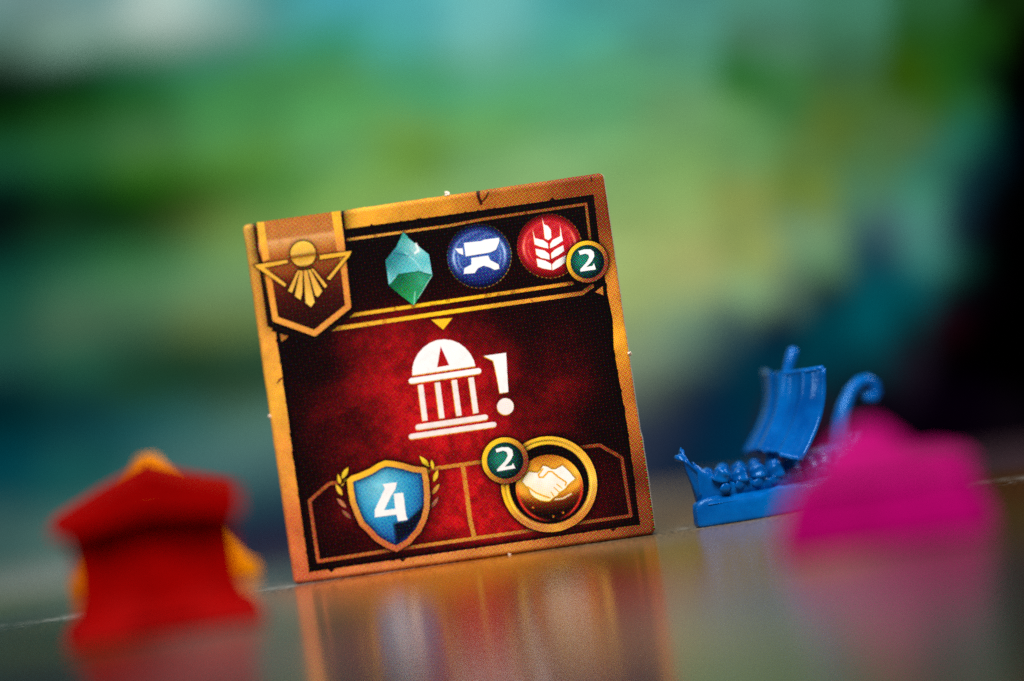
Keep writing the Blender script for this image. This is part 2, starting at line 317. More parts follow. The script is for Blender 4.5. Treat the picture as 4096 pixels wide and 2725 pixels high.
def _homog():
    src = np.array([(970, 899.5), (2415.5, 688), (2623.5, 2140), (1175.7, 2339.4)], float)
    dst = np.array([(0, 0), (1000, 0), (1000, 1000), (0, 1000)], float)
    A = []; b = []
    for (x, y), (u, v) in zip(src, dst):
        A.append([x, y, 1, 0, 0, 0, -u * x, -u * y]); b.append(u)
        A.append([0, 0, 0, x, y, 1, -v * x, -v * y]); b.append(v)
    h = np.linalg.solve(np.array(A), np.array(b)); return np.append(h, 1).reshape(3, 3)


_h = _homog()
VW = {1: (960, 680, 2.1774), 2: (1700, 680, 2.1774), 3: (1000, 1200, 2.24), 4: (1500, 1300, 2.613), 5: (1150, 1750, 2.4125), 6: (1850, 1700, 2.4125)}


def P(v, pts):
    """survey points (sheet v) -> tile units"""
    x0, y0, s = VW[v]; p = np.atleast_2d(np.array(pts, float)) / s + (x0, y0)
    q = np.c_[p, np.ones(len(p))] @ _h.T
    return q[:, :2] / q[:, 2:]


def L(v, d): return d / VW[v][2] / 1.4605       # survey length -> tile units


K = N / 1000.0
img = np.zeros((N, N, 3))
GX, GY = np.meshgrid((np.arange(N) + .5) / K, (np.arange(N) + .5) / K)


def box(p, pad):
    x0, y0 = p.min(0) - pad; x1, y1 = p.max(0) + pad
    a = lambda t: int(min(max(t * K, 0), N))
    return slice(a(y0), a(y1) + 1), slice(a(x0), a(x1) + 1)


def segdist(X, Y, a, b):
    d = b - a; t = np.clip(((X - a[0]) * d[0] + (Y - a[1]) * d[1]) / (d @ d + 1e-12), 0, 1)
    return (X - a[0] - t * d[0]) ** 2 + (Y - a[1] - t * d[1]) ** 2


def sd_poly(p, pad=8):
    s = box(p, pad); X, Y = GX[s], GY[s]; D = np.full(X.shape, 1e9); ins = np.zeros(X.shape, bool)
    n = len(p)
    for i in range(n):
        a, b = p[i], p[(i + 1) % n]
        D = np.minimum(D, segdist(X, Y, a, b))
        c = (a[1] > Y) != (b[1] > Y)
        if a[1] != b[1]:
            ins ^= c & (X < (b[0] - a[0]) * (Y - a[1]) / (b[1] - a[1]) + a[0])
    D = np.sqrt(D); D[ins] *= -1
    return s, D


def sd_line(p, wd, pad=8, closed=False):
    s = box(p, pad + wd); X, Y = GX[s], GY[s]; D = np.full(X.shape, 1e9)
    q = list(zip(p, p[1:])) + ([(p[-1], p[0])] if closed else [])
    for a, b in q: D = np.minimum(D, segdist(X, Y, a, b))
    return s, np.sqrt(D) - wd / 2


def sd_circ(c, r, pad=8):
    c = np.asarray(c).ravel(); s = box(np.array([c - r, c + r]), pad)
    return s, np.hypot(GX[s] - c[0], GY[s] - c[1]) - r


def cov(D, soft=.6): return np.clip(.5 - D / soft, 0, 1)


def put(sD, col, a=1.0, soft=.9, off=0.0):
    s, D = sD; m_ = (cov(D + off, soft) * a)[..., None]
    c = np.asarray(col(GX[s], GY[s]) if callable(col) else col, float)
    img[s] = img[s] * (1 - m_) + c * m_


def shade(sD, amt, rad, dx=0, dy=0):
    """soft dark edge printed round a motif"""
    s, D = sD; k = (amt * np.exp(-np.maximum(D, 0) / rad))[..., None]
    img[s] = img[s] * (1 - k)


def vnoise(freq, seed, octs=4, fx=1.0):
    rs = np.random.RandomState(seed); out = np.zeros((N, N)); amp = 1; tot = 0
    for o in range(octs):
        f = int(freq * 2 ** o) + 2; fy = f; fxx = max(int(f * fx), 2)
        g = rs.rand(fy + 1, fxx + 1)
        yy = np.linspace(0, fy - 1e-3, N); xx = np.linspace(0, fxx - 1e-3, N)
        yi, xi = yy.astype(int), xx.astype(int); ty = yy - yi; tx = xx - xi
        ty = ty * ty * (3 - 2 * ty); tx = tx * tx * (3 - 2 * tx)
        r0_ = g[yi] * (1 - ty[:, None]) + g[yi + 1] * ty[:, None]
        out += amp * (r0_[:, xi] * (1 - tx) + r0_[:, xi + 1] * tx); tot += amp; amp *= .55
    return out / tot


def gr(p0, c0, p1, c1, *more):
    """colour blended between samples placed on the tile"""
    pts = [p0, p1] + [more[i] for i in range(0, len(more), 2)]; cs = [c0, c1] + [more[i] for i in range(1, len(more), 2)]
    pts = np.array(pts, float); cs = np.array(cs, float)

    def f(X, Y):
        W = [1 / (((X - a) ** 2 + (Y - b) ** 2) + 300.) for a, b in pts]
        T = sum(W); return sum(w_[..., None] * c for w_, c in zip(W, cs)) / T[..., None]
    return f


n_big, n_mid, n_fine = vnoise(5, 1), vnoise(16, 2), vnoise(60, 3)

# gold card rim, colour samples clockwise
rim = gr((15, 20), (240, 180, 80), (60, 250), (236, 160, 62), (10, 480), (246, 178, 58), (40, 700), (228, 150, 58), (20, 840), (205, 105, 55),
         (20, 985), (205, 100, 62), (200, 985), (214, 128, 74), (420, 985), (216, 140, 70), (600, 985), (205, 135, 62), (760, 980), (176, 98, 50),
         (980, 985), (128, 66, 36), (985, 850), (116, 52, 28), (975, 620), (190, 110, 40), (975, 450), (246, 172, 44), (980, 320), (220, 140, 50),
         (985, 120), (122, 58, 28), (930, 20), (126, 62, 26), (700, 20), (168, 98, 32), (520, 20), (214, 144, 40), (350, 20), (240, 168, 50), (300, 60), (240, 176, 54))
img[:] = rim(GX, GY)
img *= (0.90 + 0.2 * n_mid)[..., None]

# dark red panel with worn edge
ptl, ptr, pbr, pbl = P(1, (928, 518))[0], P(2, (1478, 210))[0], P(6, (1725, 965))[0], P(5, (215, 1303))[0]
left = [P(3, q)[0] for q in ((412, 1568), (370, 1250), (350, 1080), (300, 740), (285, 600), (255, 440), (235, 285))]
right = [P(2, (1530, 640))[0], P(2, (1600, 1080))[0], P(2, (1645, 1300))[0], P(2, (1655, 1560))[0], P(6, (1600, 0))[0], P(6, (1640, 300))[0]]
panel = np.array([ptl + (0, -2), ptr, *right, pbr, pbl, *left, (40, 300), (150, 40)])


def panel_col(X, Y):
    s = slice(None)
    cx, cy = 470, 600
    r = np.sqrt(((X - cx) / 330.) ** 2 + ((Y - cy) / 300.) ** 2)
    r = r + (n_big[:X.shape[0], :X.shape[1]] - .5) * .9 if X.shape == (N, N) else r
    g = np.exp(-(np.maximum(r, 0) ** 2.2) * .9)
    g2 = np.exp(-(((X - 640) / 330.) ** 2 + ((Y - 880) / 110.) ** 2))
    g = np.clip(g + .75 * g2, 0, 1)
    top = np.clip((300 - Y) / 60., 0, 1)
    g = g * (1 - top) + top * np.clip((Y - 60) / 1100., 0, .16)
    g = g * (1 - np.clip((X - 800) / 200., 0, 1) * .55)
    return g


g = panel_col(GX, GY)
grunge = np.clip((n_mid * .55 + n_fine * .45 - .34) / .26, 0, 1)
g = np.clip(g, 0, 1) ** 1.3 * (.74 + .26 * grunge)
pc = (1 - g[..., None]) * np.array([10, 1, 3.]) + g[..., None] * np.array([196, 6, 18.])
sP, dP = sd_poly(panel, 30)
wob = (n_fine[sP] - .5) * 7
wob = np.where(np.abs(wob) > 1.2, wob, 0)
m_ = cov(dP + wob, 1.2)[..., None]
img[sP] = img[sP] * (1 - m_) + pc[sP] * m_
edge = np.clip(1 + dP / 16., 0, 1) * (dP < 0)
img[sP] *= (1 - .8 * edge ** 1.0)[..., None]
blackband = np.array([ptl, ptr, ptr + (-4, 52), ptl + (0, 46)])
put(sd_poly(blackband), (14, 3, 5), .9, 3)
ncl = lambda d, v=1: (np.array(d) * v)
# nicks and scratches in the rim
for v, pts, wd in ((2, [(462, 178), (472, 225), (495, 290)], 26), (2, [(480, 185), (470, 240), (505, 270), (540, 235), (560, 190)], 13), (3, [(250, 745), (285, 705)], 9),
                   (2, [(1455, 60), (1462, 95)], 10), (3, [(300, 690), (262, 720)], 10)):
    p = P(v, pts); put(sd_line(p, L(v, wd)), (45, 12, 6), .85, 3)
for v, pts in ((5, [(395, 1275), (465, 1268), (430, 1306)]), (5, [(1085, 1180), (1150, 1172), (1118, 1205)]), (2, [(1090, 262), (1115, 235), (1145, 258)]), (1, [(1125, 492), (1150, 466), (1185, 484)]),
               (6, [(1440, 1010), (1500, 1000), (1465, 1030)])):
    put(sd_poly(P(v, pts)), (24, 5, 6), 1, 1.5)
put(sd_poly(np.array([P(3, (205, 235))[0], P(3, (250, 300))[0], P(3, (262, 440))[0], P(3, (290, 620))[0], P(3, (330, 640))[0], P(3, (330, 250))[0]])), (14, 4, 6), .9, 3)

FILM = []                                            # (name, outline(s) in tile units, parent key, label)


def stroke_poly(p, wd, closed=False):
    p = np.asarray(p, float); n = len(p); Lf = []; Rt = []
    for i in range(n):
        a = p[i - 1] if (i or closed) else p[i]; b = p[(i + 1) % n] if (i < n - 1 or closed) else p[i]
        t1 = p[i] - a; t2 = b - p[i]
        t1 = t1 / (np.linalg.norm(t1) + 1e-9); t2 = t2 / (np.linalg.norm(t2) + 1e-9)
        if np.linalg.norm(t1) < .5: t1 = t2
        if np.linalg.norm(t2) < .5: t2 = t1
        t = t1 + t2; t /= np.linalg.norm(t) + 1e-9; nn = np.array([-t[1], t[0]])
        k = wd / 2 / max(nn @ np.array([-t1[1], t1[0]]), .5)
        Lf.append(p[i] + nn * k); Rt.append(p[i] - nn * k)
    return np.array(Lf), np.array(Rt)


def gold_line(v, pts, wd, col, name='gold_line', worn=.25):
    p = P(v, pts) if v else np.array(pts, float); wd = L(v, wd) if v else wd
    s, D = sd_line(p, wd)
    m0 = cov(D, 1.0) * (1 - worn * (n_fine[s] > .60) * (n_mid[s] > .5))
    c = col(GX[s], GY[s]) if callable(col) else np.array(col, float)
    img[s] = img[s] * (1 - m0[..., None]) + c * m0[..., None]
    FILM.append((name, ('stroke', p, wd), None, None))


def J(*a):
    return np.vstack([P(v, q) for v, q in a])


gold_t = gr((300, 60), (226, 160, 60), (930, 60), (150, 88, 40), (930, 300), (120, 66, 32))
gold_line(0, J((1, (942, 604)), (1, (1829, 482)), (2, (505, 427)), (2, (1412, 292)), (2, (1450, 620))), L(1, 24), gold_t, 'gold_line')
gy = gr((250, 300), (240, 180, 50), (520, 300), (255, 205, 30), (800, 300), (235, 160, 50), (900, 290), (150, 88, 40))
gold_line(0, J((1, (960, 1266)), (1, (1829, 1140)), (2, (1290, 985))), L(1, 32), gy)
gold_line(0, J((1, (790, 1388)), (1, (1829, 1235)), (2, (1375, 1072)), (2, (1465, 1010))), L(1, 36), gy)
for v, pts in ((2, [(60, 1303), (247, 1287), (165, 1390)]), (2, [(1490, 1060), (1558, 1008), (1565, 1090)]), (1, [(352, 1425), (430, 1447), (368, 1497)])):
    p = P(v, pts); put(sd_poly(p), gy if v == 2 and pts[0][0] < 100 else (190, 120, 50)); FILM.append(('gold_arrowhead', ('poly', p), None, None))

# lower compartments
gl = gr((60, 800), (165, 80, 45), (60, 960), (185, 90, 45), (300, 960), (170, 100, 45), (450, 850), (232, 160, 50), (520, 900), (205, 140, 55), (460, 985), (205, 140, 60), (800, 950), (150, 90, 40), (900, 880), (125, 55, 35), (800, 790), (140, 60, 30))
gold_line(0, J((5, (485, 436)), (5, (405, 447)), (5, (218, 612)), (5, (302, 1198)), (5, (940, 1100)), (5, (1930, 960)), (6, (620, 1030)), (6, (1180, 945)), (6, (1637, 880)), (6, (1548, 318)), (6, (1335, 197)), (6, (1150, 218))), L(5, 34), gl)
gold_line(0, J((5, (1400, 305)), (5, (1890, 235)), (6, (215, 350))), L(5, 36), gl)
gold_line(5, [(1700, 285), (1740, 560), (1770, 800), (1812, 975)], 44, gl)

# ribbon banner
rib = J((1, (150, 455)), (1, (880, 352)), (1, (925, 700)), (1, (975, 1205)), (1, (655, 1455)), (1, (290, 1325)), (1, (235, 900)), (1, (170, 700)))
sR = sd_poly(rib, 60)
shade(sR, .93, 14)
rout = J((1, (115, 460)), (1, (130, 462)), (1, (185, 800)), (1, (165, 800)))
put(sd_poly(rout), (50, 14, 4), .95)
put(sd_poly(J((1, (165, 800)), (1, (185, 800)), (1, (300, 1375)), (1, (245, 1362)))), (20, 6, 6), .95, 2)
put(sd_poly(J((1, (245, 1362)), (1, (300, 1340)), (1, (655, 1470)), (1, (990, 1225)), (1, (1000, 1250)), (1, (668, 1512)))), (22, 6, 8), .9, 2)
put(sd_poly(J((1, (880, 350)), (1, (905, 347)), (1, (985, 1225)), (1, (950, 1200)))), (20, 5, 4), 1, 2)


def rib_col(X, Y):
    t = np.clip((Y - 15) / 330., 0, 1)
    ks = [0, .10, .13, .17, .25, .42, .46, .62, .8, 1]
    cs = np.array([(192, 118, 54), (190, 120, 60), (228, 166, 104), (208, 144, 78), (178, 102, 42), (130, 64, 26), (108, 44, 22), (66, 20, 14), (44, 12, 10), (26, 6, 8)], float)
    return np.stack([np.interp(t, ks, cs[:, i]) for i in range(3)], -1)


put(sR, rib_col)
FILM.append(('ribbon_banner', ('poly', rib), None, None))
strip_l = J((1, (150, 457)), (1, (213, 449)), (1, (262, 770)), (1, (205, 800)))
put(sd_poly(strip_l), gr((40, 20), (246, 190, 62), (50, 120), (238, 160, 60)))
strip_r = J((1, (800, 363)), (1, (880, 353)), (1, (922, 720)), (1, (850, 705)))
put(sd_poly(strip_r), gr((250, 10), (246, 190, 50), (260, 130), (226, 140, 70)))
hexl = J((1, (245, 880)), (1, (313, 1297)), (1, (655, 1420)), (1, (948, 1186)), (1, (898, 760)))
put(sd_line(hexl, L(1, 52)), gr((60, 150), (238, 150, 50), (60, 280), (236, 160, 66), (180, 330), (226, 150, 66), (280, 260), (222, 140, 60), (270, 120), (226, 146, 62)))
FILM.append(('ribbon_border', ('stroke', hexl, L(1, 52)), 'ribbon_banner', None))
emb = []
emb += [J((1, (128, 826)), (1, (415, 780)), (1, (425, 806)), (1, (222, 850)), (1, (408, 992)), (1, (397, 1016)), (1, (150, 846)))]
emb += [J((1, (695, 742)), (1, (978, 702)), (1, (960, 745)), (1, (790, 955)), (1, (762, 945)), (1, (925, 745)), (1, (700, 778)))]
for q in ([(508, 870), (526, 872), (460, 1068), (425, 1052)], [(527, 872), (553, 875), (548, 1070), (532, 1130), (483, 1095)], [(560, 872), (592, 872), (655, 1150), (625, 1193), (577, 1155)],
          [(598, 868), (618, 864), (722, 1055), (685, 1105), (660, 1088)], [(622, 860), (642, 854), (765, 1005), (745, 1028)]):
    emb.append(J(*[(1, t) for t in q]))
eg = gr((40, 130), (236, 176, 56), (250, 110), (240, 180, 50), (160, 170), (226, 166, 70), (150, 250), (250, 205, 90), (180, 290), (245, 205, 80))
for p in emb:
    shade(sd_poly(p, 16), .75, 3.2)
for k, p in enumerate(emb):
    put(sd_poly(p), eg)
    FILM.append(('emblem_wing' if k < 2 else 'emblem_ray', ('poly', p), 'ribbon_banner', None))
ec = P(1, (555, 728))[0]; er = L(1, 112)
shade(sd_circ(ec, er, 20), .8, 4)


def ball(X, Y):
    t = (Y - ec[1]) / er
    ks = [-1, -.5, -.1, .15, .35, .8, 1]
    cs = np.array([(246, 206, 84), (240, 190, 70), (226, 176, 76), (130, 84, 24), (214, 160, 50), (240, 190, 80), (150, 96, 30)], float)
    return np.stack([np.interp(t, ks, cs[:, i]) for i in range(3)], -1)


put(sd_circ(ec, er), ball)


def circ_poly(c, r, n=40): return np.array([c + r * np.array([math.cos(i * 2 * math.pi / n), math.sin(i * 2 * math.pi / n)]) for i in range(n)])


FILM.append(('emblem_sun', ('poly', circ_poly(ec, er)), 'ribbon_banner', None))

# gem
gem = J(*[(1, q) for q in ((1430, 533), (1470, 585), (1560, 660), (1652, 735), (1682, 915), (1520, 1178), (1395, 1080), (1300, 1000), (1272, 785), (1370, 660))])
shade(sd_poly(gem, 20), .5, 5)
put(sd_poly(gem), gr(P(1, (1430, 560))[0], (40, 150, 130), P(1, (1300, 800))[0], (20, 100, 100), P(1, (1380, 740))[0], (24, 100, 124), P(1, (1450, 700))[0], (90, 190, 190),
                     P(1, (1530, 680))[0], (230, 250, 250), P(1, (1620, 800))[0], (80, 200, 210), P(1, (1450, 850))[0], (90, 205, 215), P(1, (1310, 950))[0], (120, 200, 205), P(1, (1640, 880))[0], (170, 225, 225)))
low = J(*[(1, q) for q in ((1300, 1000), (1385, 905), (1570, 880), (1682, 915), (1520, 1178), (1395, 1080))])
put(sd_poly(low), gr(P(1, (1380, 930))[0], (10, 80, 60), P(1, (1330, 1000))[0], (12, 96, 66), P(1, (1450, 1060))[0], (40, 140, 64), P(1, (1600, 960))[0], (80, 186, 140), P(1, (1520, 1150))[0], (50, 180, 120), P(1, (1640, 930))[0], (30, 120, 100)))
for q, c, wd in (([(1540, 640), (1560, 700), (1530, 720)], (250, 255, 255), 22), ([(1450, 720), (1530, 790), (1580, 860)], (170, 230, 235), 9), ([(1530, 1060), (1522, 1160)], (190, 240, 220), 9),
                 ([(1350, 720), (1470, 745)], (30, 110, 130), 9), ([(1680, 915), (1560, 1110)], (190, 240, 225), 7), ([(1300, 900), (1312, 985), (1360, 930)], (160, 225, 225), 7), ([(1390, 905), (1560, 882), (1675, 912)], (8, 80, 66), 7)):
    put(sd_line(P(1, q), L(1, wd)), c, .85, 3)
FILM.append(('gem_icon', ('poly', gem), None, None))


# glossy discs
def disc(v, c, r, cols, name):
    c = P(v, c)[0]; r = L(v, r)
    top, mid, bot, dark, glint = [np.array(q, float) for q in cols]

    def f(X, Y):
        dx, dy = (X - c[0]) / r, (Y - c[1]) / r; rr = np.hypot(dx, dy)
        t = np.clip((dy + 1) / 2, 0, 1)[..., None]
        col = np.where(t < .5, mid * (t * 2) + top * (1 - t * 2), bot * (t * 2 - 1) + mid * (2 - t * 2))
        e = np.clip((rr - .78) / .2, 0, 1)[..., None] * (.45 + .5 * np.abs(dy)[..., None])
        col = col * (1 - e) + dark * e
        arc = np.exp(-((rr - .80) / .045) ** 2) * np.clip(1 - np.abs(dy + .05) * 1.7, 0, 1) + .6 * np.exp(-((rr - .66) / .03) ** 2) * np.clip(.8 - np.abs(dy - .1) * 1.3, 0, 1)
        sw = .5 + .5 * np.sin(dx * 9 + dy * 22)
        arc = np.clip(arc + .18 * sw * (rr < .8) * (dy < -.2), 0, 1)[..., None]
        return col * (1 - arc) + glint * arc
    ring = sd_circ(c, r + 2.0, 14)
    put(sd_circ(c, r, 14), f)
    ang = np.arctan2(GY[ring[0]] - c[1], GX[ring[0]] - c[0])
    s, D = ring
    rm = np.exp(-((D + 2.2) / 1.3) ** 2) * (.55 + .35 * np.sin(ang * 46)) * (.6 + .4 * np.sin(ang + .5)); rm = np.clip(rm, 0, 1)[..., None]
    img[s] = img[s] * (1 - rm) + np.array([235, 200, 60.]) * rm
    FILM.append((name, ('poly', circ_poly(c, r)), None, None))
    return c, r


disc(2, (480, 748), 280, [(44, 66, 136), (62, 96, 172), (18, 24, 90), (6, 8, 34), (190, 215, 255)], 'anvil_disc')
WH = (255, 255, 255)


def white(name, polys, parent, yel=(0.0, 0.0), col=WH, yc=(250, 200, 20)):
    for p in polys:
        if yel != (0, 0): put(sd_poly(p + np.array(yel)), yc, .9, 1.5)
    for p in polys:
        put(sd_poly(p), col)
        FILM.append((name, ('poly', p), parent, None))


white('anvil_symbol', [P(2, q) for q in ([(268, 682), (335, 678), (342, 738), (300, 722)], [(346, 632), (500, 616), (520, 604), (655, 588), (652, 630), (625, 692), (570, 716), (455, 735), (362, 750)],
                                         [(410, 764), (558, 742), (575, 782), (650, 820), (656, 858), (615, 868), (575, 848), (520, 830), (470, 852), (440, 896), (345, 902), (350, 855), (412, 820)])], 'anvil_disc', (-1.5, 0.0), yc=(80, 130, 220))
disc(2, (1092, 660), 280, [(190, 26, 40), (206, 24, 40), (150, 8, 20), (70, 2, 8), (255, 150, 120)], 'wheat_disc')
white('wheat_symbol', [P(2, q) for q in ([(1028, 408), (1046, 470), (1078, 482), (1106, 520), (1110, 588), (1082, 608), (1052, 592), (1042, 500)],
                                         [(946, 508), (966, 590), (1040, 608), (1078, 636), (1084, 682), (1010, 664), (964, 645)], [(970, 682), (1050, 698), (1090, 730), (1095, 778), (1020, 762), (980, 736)], [(980, 768), (1060, 788), (1108, 815), (1112, 868), (1040, 856), (992, 838)],
                                         [(1186, 472), (1202, 572), (1212, 612), (1150, 655), (1100, 680), (1099, 642), (1122, 606), (1188, 572)], [(1213, 652), (1222, 702), (1170, 740), (1112, 770), (1108, 724), (1140, 690)], [(1236, 738), (1233, 800), (1180, 840), (1120, 872), (1116, 820), (1150, 786)])], 'wheat_disc', (-1.2, .6), yc=(250, 190, 40))


def badge(v, c, ro, ri, two, name):
    c = P(v, c)[0]; ro = L(v, ro); ri = L(v, ri)
    shade(sd_circ(c, ro, 30), .85, 6)

    def rc(X, Y):
        t = ((X - c[0]) + (Y - c[1])) / ro * .5 + .5; t = np.clip(t, 0, 1)[..., None]
        return (1 - t) * np.array([255, 206, 40.]) + t * np.array([138, 66, 44.])
    put(sd_circ(c, ro), rc)

    def ic(X, Y):
        rr = np.hypot(X - c[0] + ri * .2, Y - c[1] + ri * .1) / ri
        e = np.clip((rr - .25) / .85, 0, 1)[..., None]
        return (1 - e) * np.array([36, 128, 108.]) + e * np.array([4, 26, 30.])
    put(sd_circ(c, ri), ic)
    FILM.append((name, ('poly', circ_poly(c, ro)), None, None))
    FILM.append(('badge_center', ('poly', circ_poly(c, ri)), name, None))
    p = P(v, two)
    put(sd_poly(p + np.array((1.5, 1.5))), (4, 50, 50), .8, 3)
    put(sd_poly(p), WH)
    FILM.append(('numeral_two', ('poly', p), name, None))


badge(2, (1424, 796), 182, 146, [(1345, 704), (1400, 688), (1452, 688), (1480, 710), (1486, 750), (1462, 795), (1418, 842), (1470, 832), (1482, 806), (1500, 864), (1362, 884), (1362, 862), (1418, 800), (1440, 760), (1434, 736), (1408, 726), (1360, 738)], 'number_badge')

# temple and exclamation mark
t_ = []
dome = [(398, 526)] + [(729 + 333 * math.cos(math.radians(a)) - 8 * 0, 0) for a in ()]
dome = [(397, 526), (399, 440), (418, 370), (455, 300), (510, 236), (580, 186), (650, 158), (730, 148), (810, 158), (885, 188), (950, 236), (1005, 300), (1040, 365), (1058, 428)]
white('temple_dome', [P(4, dome)], None, (-.8, 2.6))
put(sd_poly(P(4, [(694, 224), (784, 420), (658, 441)])), (176, 10, 14))


def capsule(a, b, wd, rnd=True, n=7):
    a, b = np.array(a, float), np.array(b, float); t = (b - a) / np.linalg.norm(b - a); nn = np.array([-t[1], t[0]]); r = wd / 2
    if not rnd: return np.array([a + nn * r, b + nn * r, b - nn * r, a - nn * r])
    pts = []
    for c, s in ((b, 1), (a, -1)):
        for i in range(n): th = math.pi / 2 - math.pi * i / (n - 1); pts.append(c + s * (t * math.cos(th) * r + nn * math.sin(th) * r))
    return np.array(pts)


GW = (246, 236, 232)
white('temple_beam', [P(4, capsule((388, 583), (1092, 479), 58))], None, (-.8, 2.6))
for a, b in (((483, 625), (531, 1000)), ((660, 600), (708, 975)), ((836, 573), (887, 949)), ((1013, 548), (1064, 922))):
    white('temple_column', [P(4, capsule(a, b, 56, False))], None, (-1.8, 1.2), GW)
white('temple_step', [P(4, capsule((457, 1068), (1162, 964), 56))], None, (-.8, 2.4), GW)
white('temple_step', [P(4, capsule((387, 1166), (1251, 1040), 54))], None, (-.8, 2.4), GW)
white('exclamation_bar', [P(4, [(1143, 322), (1380, 289), (1403, 700), (1314, 713), (1280, 520), (1244, 372)])], None, (-1.8, 2.0))
ecx = P(4, (1373, 852))[0]
white('exclamation_dot', [circ_poly(ecx, L(4, 87), 28)], None, (-1.4, 2.0), GW)

# shield with laurel
sh = J(*[(5, q) for q in ((950, 222), (1020, 228), (1120, 248), (1230, 280), (1325, 290), (1350, 300), (1372, 420), (1382, 560), (1378, 680), (1350, 800), (1290, 920), (1190, 1030), (1062, 1108), (960, 1068), (850, 1000), (760, 905), (700, 850), (655, 750), (612, 640), (590, 520), (578, 410), (620, 372), (700, 345), (800, 300), (880, 250))])
leaves = []
for a, b, wd, c in (((530, 402), (592, 284), 62, (250, 214, 50)), ((515, 452), (492, 352), 46, (250, 206, 50)), ((534, 562), (470, 450), 56, (246, 196, 60)), ((576, 682), (480, 585), 54, (190, 120, 80)), ((622, 785), (525, 700), 52, (150, 90, 66)), ((555, 440), (520, 470), 20, (246, 200, 60)),
                    ((1372, 285), (1280, 178), 62, (252, 220, 50)), ((1412, 312), (1395, 214), 46, (252, 214, 50)), ((1415, 432), (1460, 310), 56, (246, 206, 54)), ((1402, 552), (1476, 445), 52, (214, 156, 70)), ((1392, 684), (1465, 572), 52, (176, 110, 80)), ((1385, 350), (1325, 282), 34, (226, 184, 60)), ((600, 395), (545, 425), 34, (236, 190, 60))):
    a_, b_ = np.array(a, float), np.array(b, float); t = (b_ - a_); ln = np.linalg.norm(t); t /= ln; nn = np.array([-t[1], t[0]])
    pr = [(0, 0), (.2, .34), (.45, .5), (.7, .36), (1, 0), (.7, -.36), (.45, -.5), (.2, -.34)]
    leaves.append((P(5, [a_ + t * ln * u + nn * wd * .8 * v for u, v in pr]), c))
for p, c in leaves:
    shade(sd_poly(p, 10), .5, 2.5)
for p, c in leaves:
    put(sd_poly(p), c)
shade(sd_poly(sh, 30), .85, 7)
put(sd_poly(sh), gr(P(5, (640, 350))[0], (255, 206, 40), P(5, (900, 250))[0], (255, 200, 40), P(5, (1250, 300))[0], (214, 146, 60), P(5, (1360, 600))[0], (208, 140, 74), P(5, (1250, 950))[0], (200, 112, 54), P(5, (1060, 1090))[0], (186, 96, 60),
                    P(5, (800, 930))[0], (196, 100, 56), P(5, (640, 700))[0], (214, 150, 66), P(5, (600, 450))[0], (250, 190, 50)))
s, D = sd_poly(sh, 4)
ink = D + L(5, 56)                                    # inner field


def shc(X, Y):
    c = P(5, (900, 480))[0]; r = np.hypot((X - c[0]) / 165., (Y - c[1]) / 175.)
    t = np.clip(r, 0, 1)[..., None]
    col = np.where(t < .5, (1 - 2 * t) * np.array([130, 212, 232.]) + 2 * t * np.array([40, 150, 200.]), (2 - 2 * t) * np.array([40, 150, 200.]) + (2 * t - 1) * np.array([26, 70, 150.]))
    return col


shcol = shc(GX[s], GY[s]); mI = cov(ink, 1)[..., None]
edgeI = np.clip(np.exp(ink / 7.), 0, 1)[..., None] * .9 * (ink < 0)[..., None]
shcol = shcol * (1 - edgeI) + np.array([10, 14, 50.]) * edgeI
dk = sd_poly(P(5, [(1022, 828), (1050, 1040), (1200, 930), (1330, 740), (1330, 640), (1160, 800)]), 60)
tmp = np.zeros((N, N)); tmp[dk[0]] = cov(dk[1] + 2, 9)
shcol = shcol * (1 - .92 * tmp[s][..., None]) + np.array([6, 10, 26.]) * .92 * tmp[s][..., None]
img[s] = img[s] * (1 - mI) + shcol * mI
FILM.append(('shield_crest', ('poly', sh), None, None))
for p, c in leaves[:]:
    FILM.append(('laurel_leaf', ('poly', p), None, None))
white('numeral_four', [P(5, [(922, 452), (1063, 433), (1048, 500), (1008, 562), (938, 704), (1047, 690), (1030, 545), (1122, 534), (1132, 600), (1142, 690), (1152, 760), (1168, 796), (1073, 812), (1058, 746), (848, 773), (848, 704), (946, 490)])], 'shield_crest')

# ring with handshake
rc_ = P(6, (845, 575))[0]; ro = L(6, 463); ri = L(6, 382)
shade(sd_circ(rc_, ro, 40), .85, 8)


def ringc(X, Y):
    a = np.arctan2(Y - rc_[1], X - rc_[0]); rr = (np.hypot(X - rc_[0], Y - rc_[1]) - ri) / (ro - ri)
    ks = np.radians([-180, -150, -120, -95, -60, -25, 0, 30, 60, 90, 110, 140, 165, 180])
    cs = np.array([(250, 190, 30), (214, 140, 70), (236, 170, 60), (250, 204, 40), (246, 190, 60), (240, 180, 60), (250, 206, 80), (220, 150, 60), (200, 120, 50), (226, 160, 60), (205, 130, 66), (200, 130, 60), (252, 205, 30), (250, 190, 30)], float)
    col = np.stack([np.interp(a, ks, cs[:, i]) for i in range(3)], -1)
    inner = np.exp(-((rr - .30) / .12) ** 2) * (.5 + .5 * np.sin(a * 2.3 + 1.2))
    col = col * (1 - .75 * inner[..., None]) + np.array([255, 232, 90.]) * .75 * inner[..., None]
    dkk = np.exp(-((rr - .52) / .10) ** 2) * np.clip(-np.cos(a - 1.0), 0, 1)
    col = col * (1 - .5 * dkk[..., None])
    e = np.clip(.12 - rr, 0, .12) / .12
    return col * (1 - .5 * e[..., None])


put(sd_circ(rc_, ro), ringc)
put(sd_circ(rc_, ri), (14, 5, 6))
FILM.append(('gold_ring', ('poly', circ_poly(rc_, ro, 56)), None, None))
dc = P(6, (850, 615))[0]; dr = L(6, 325)


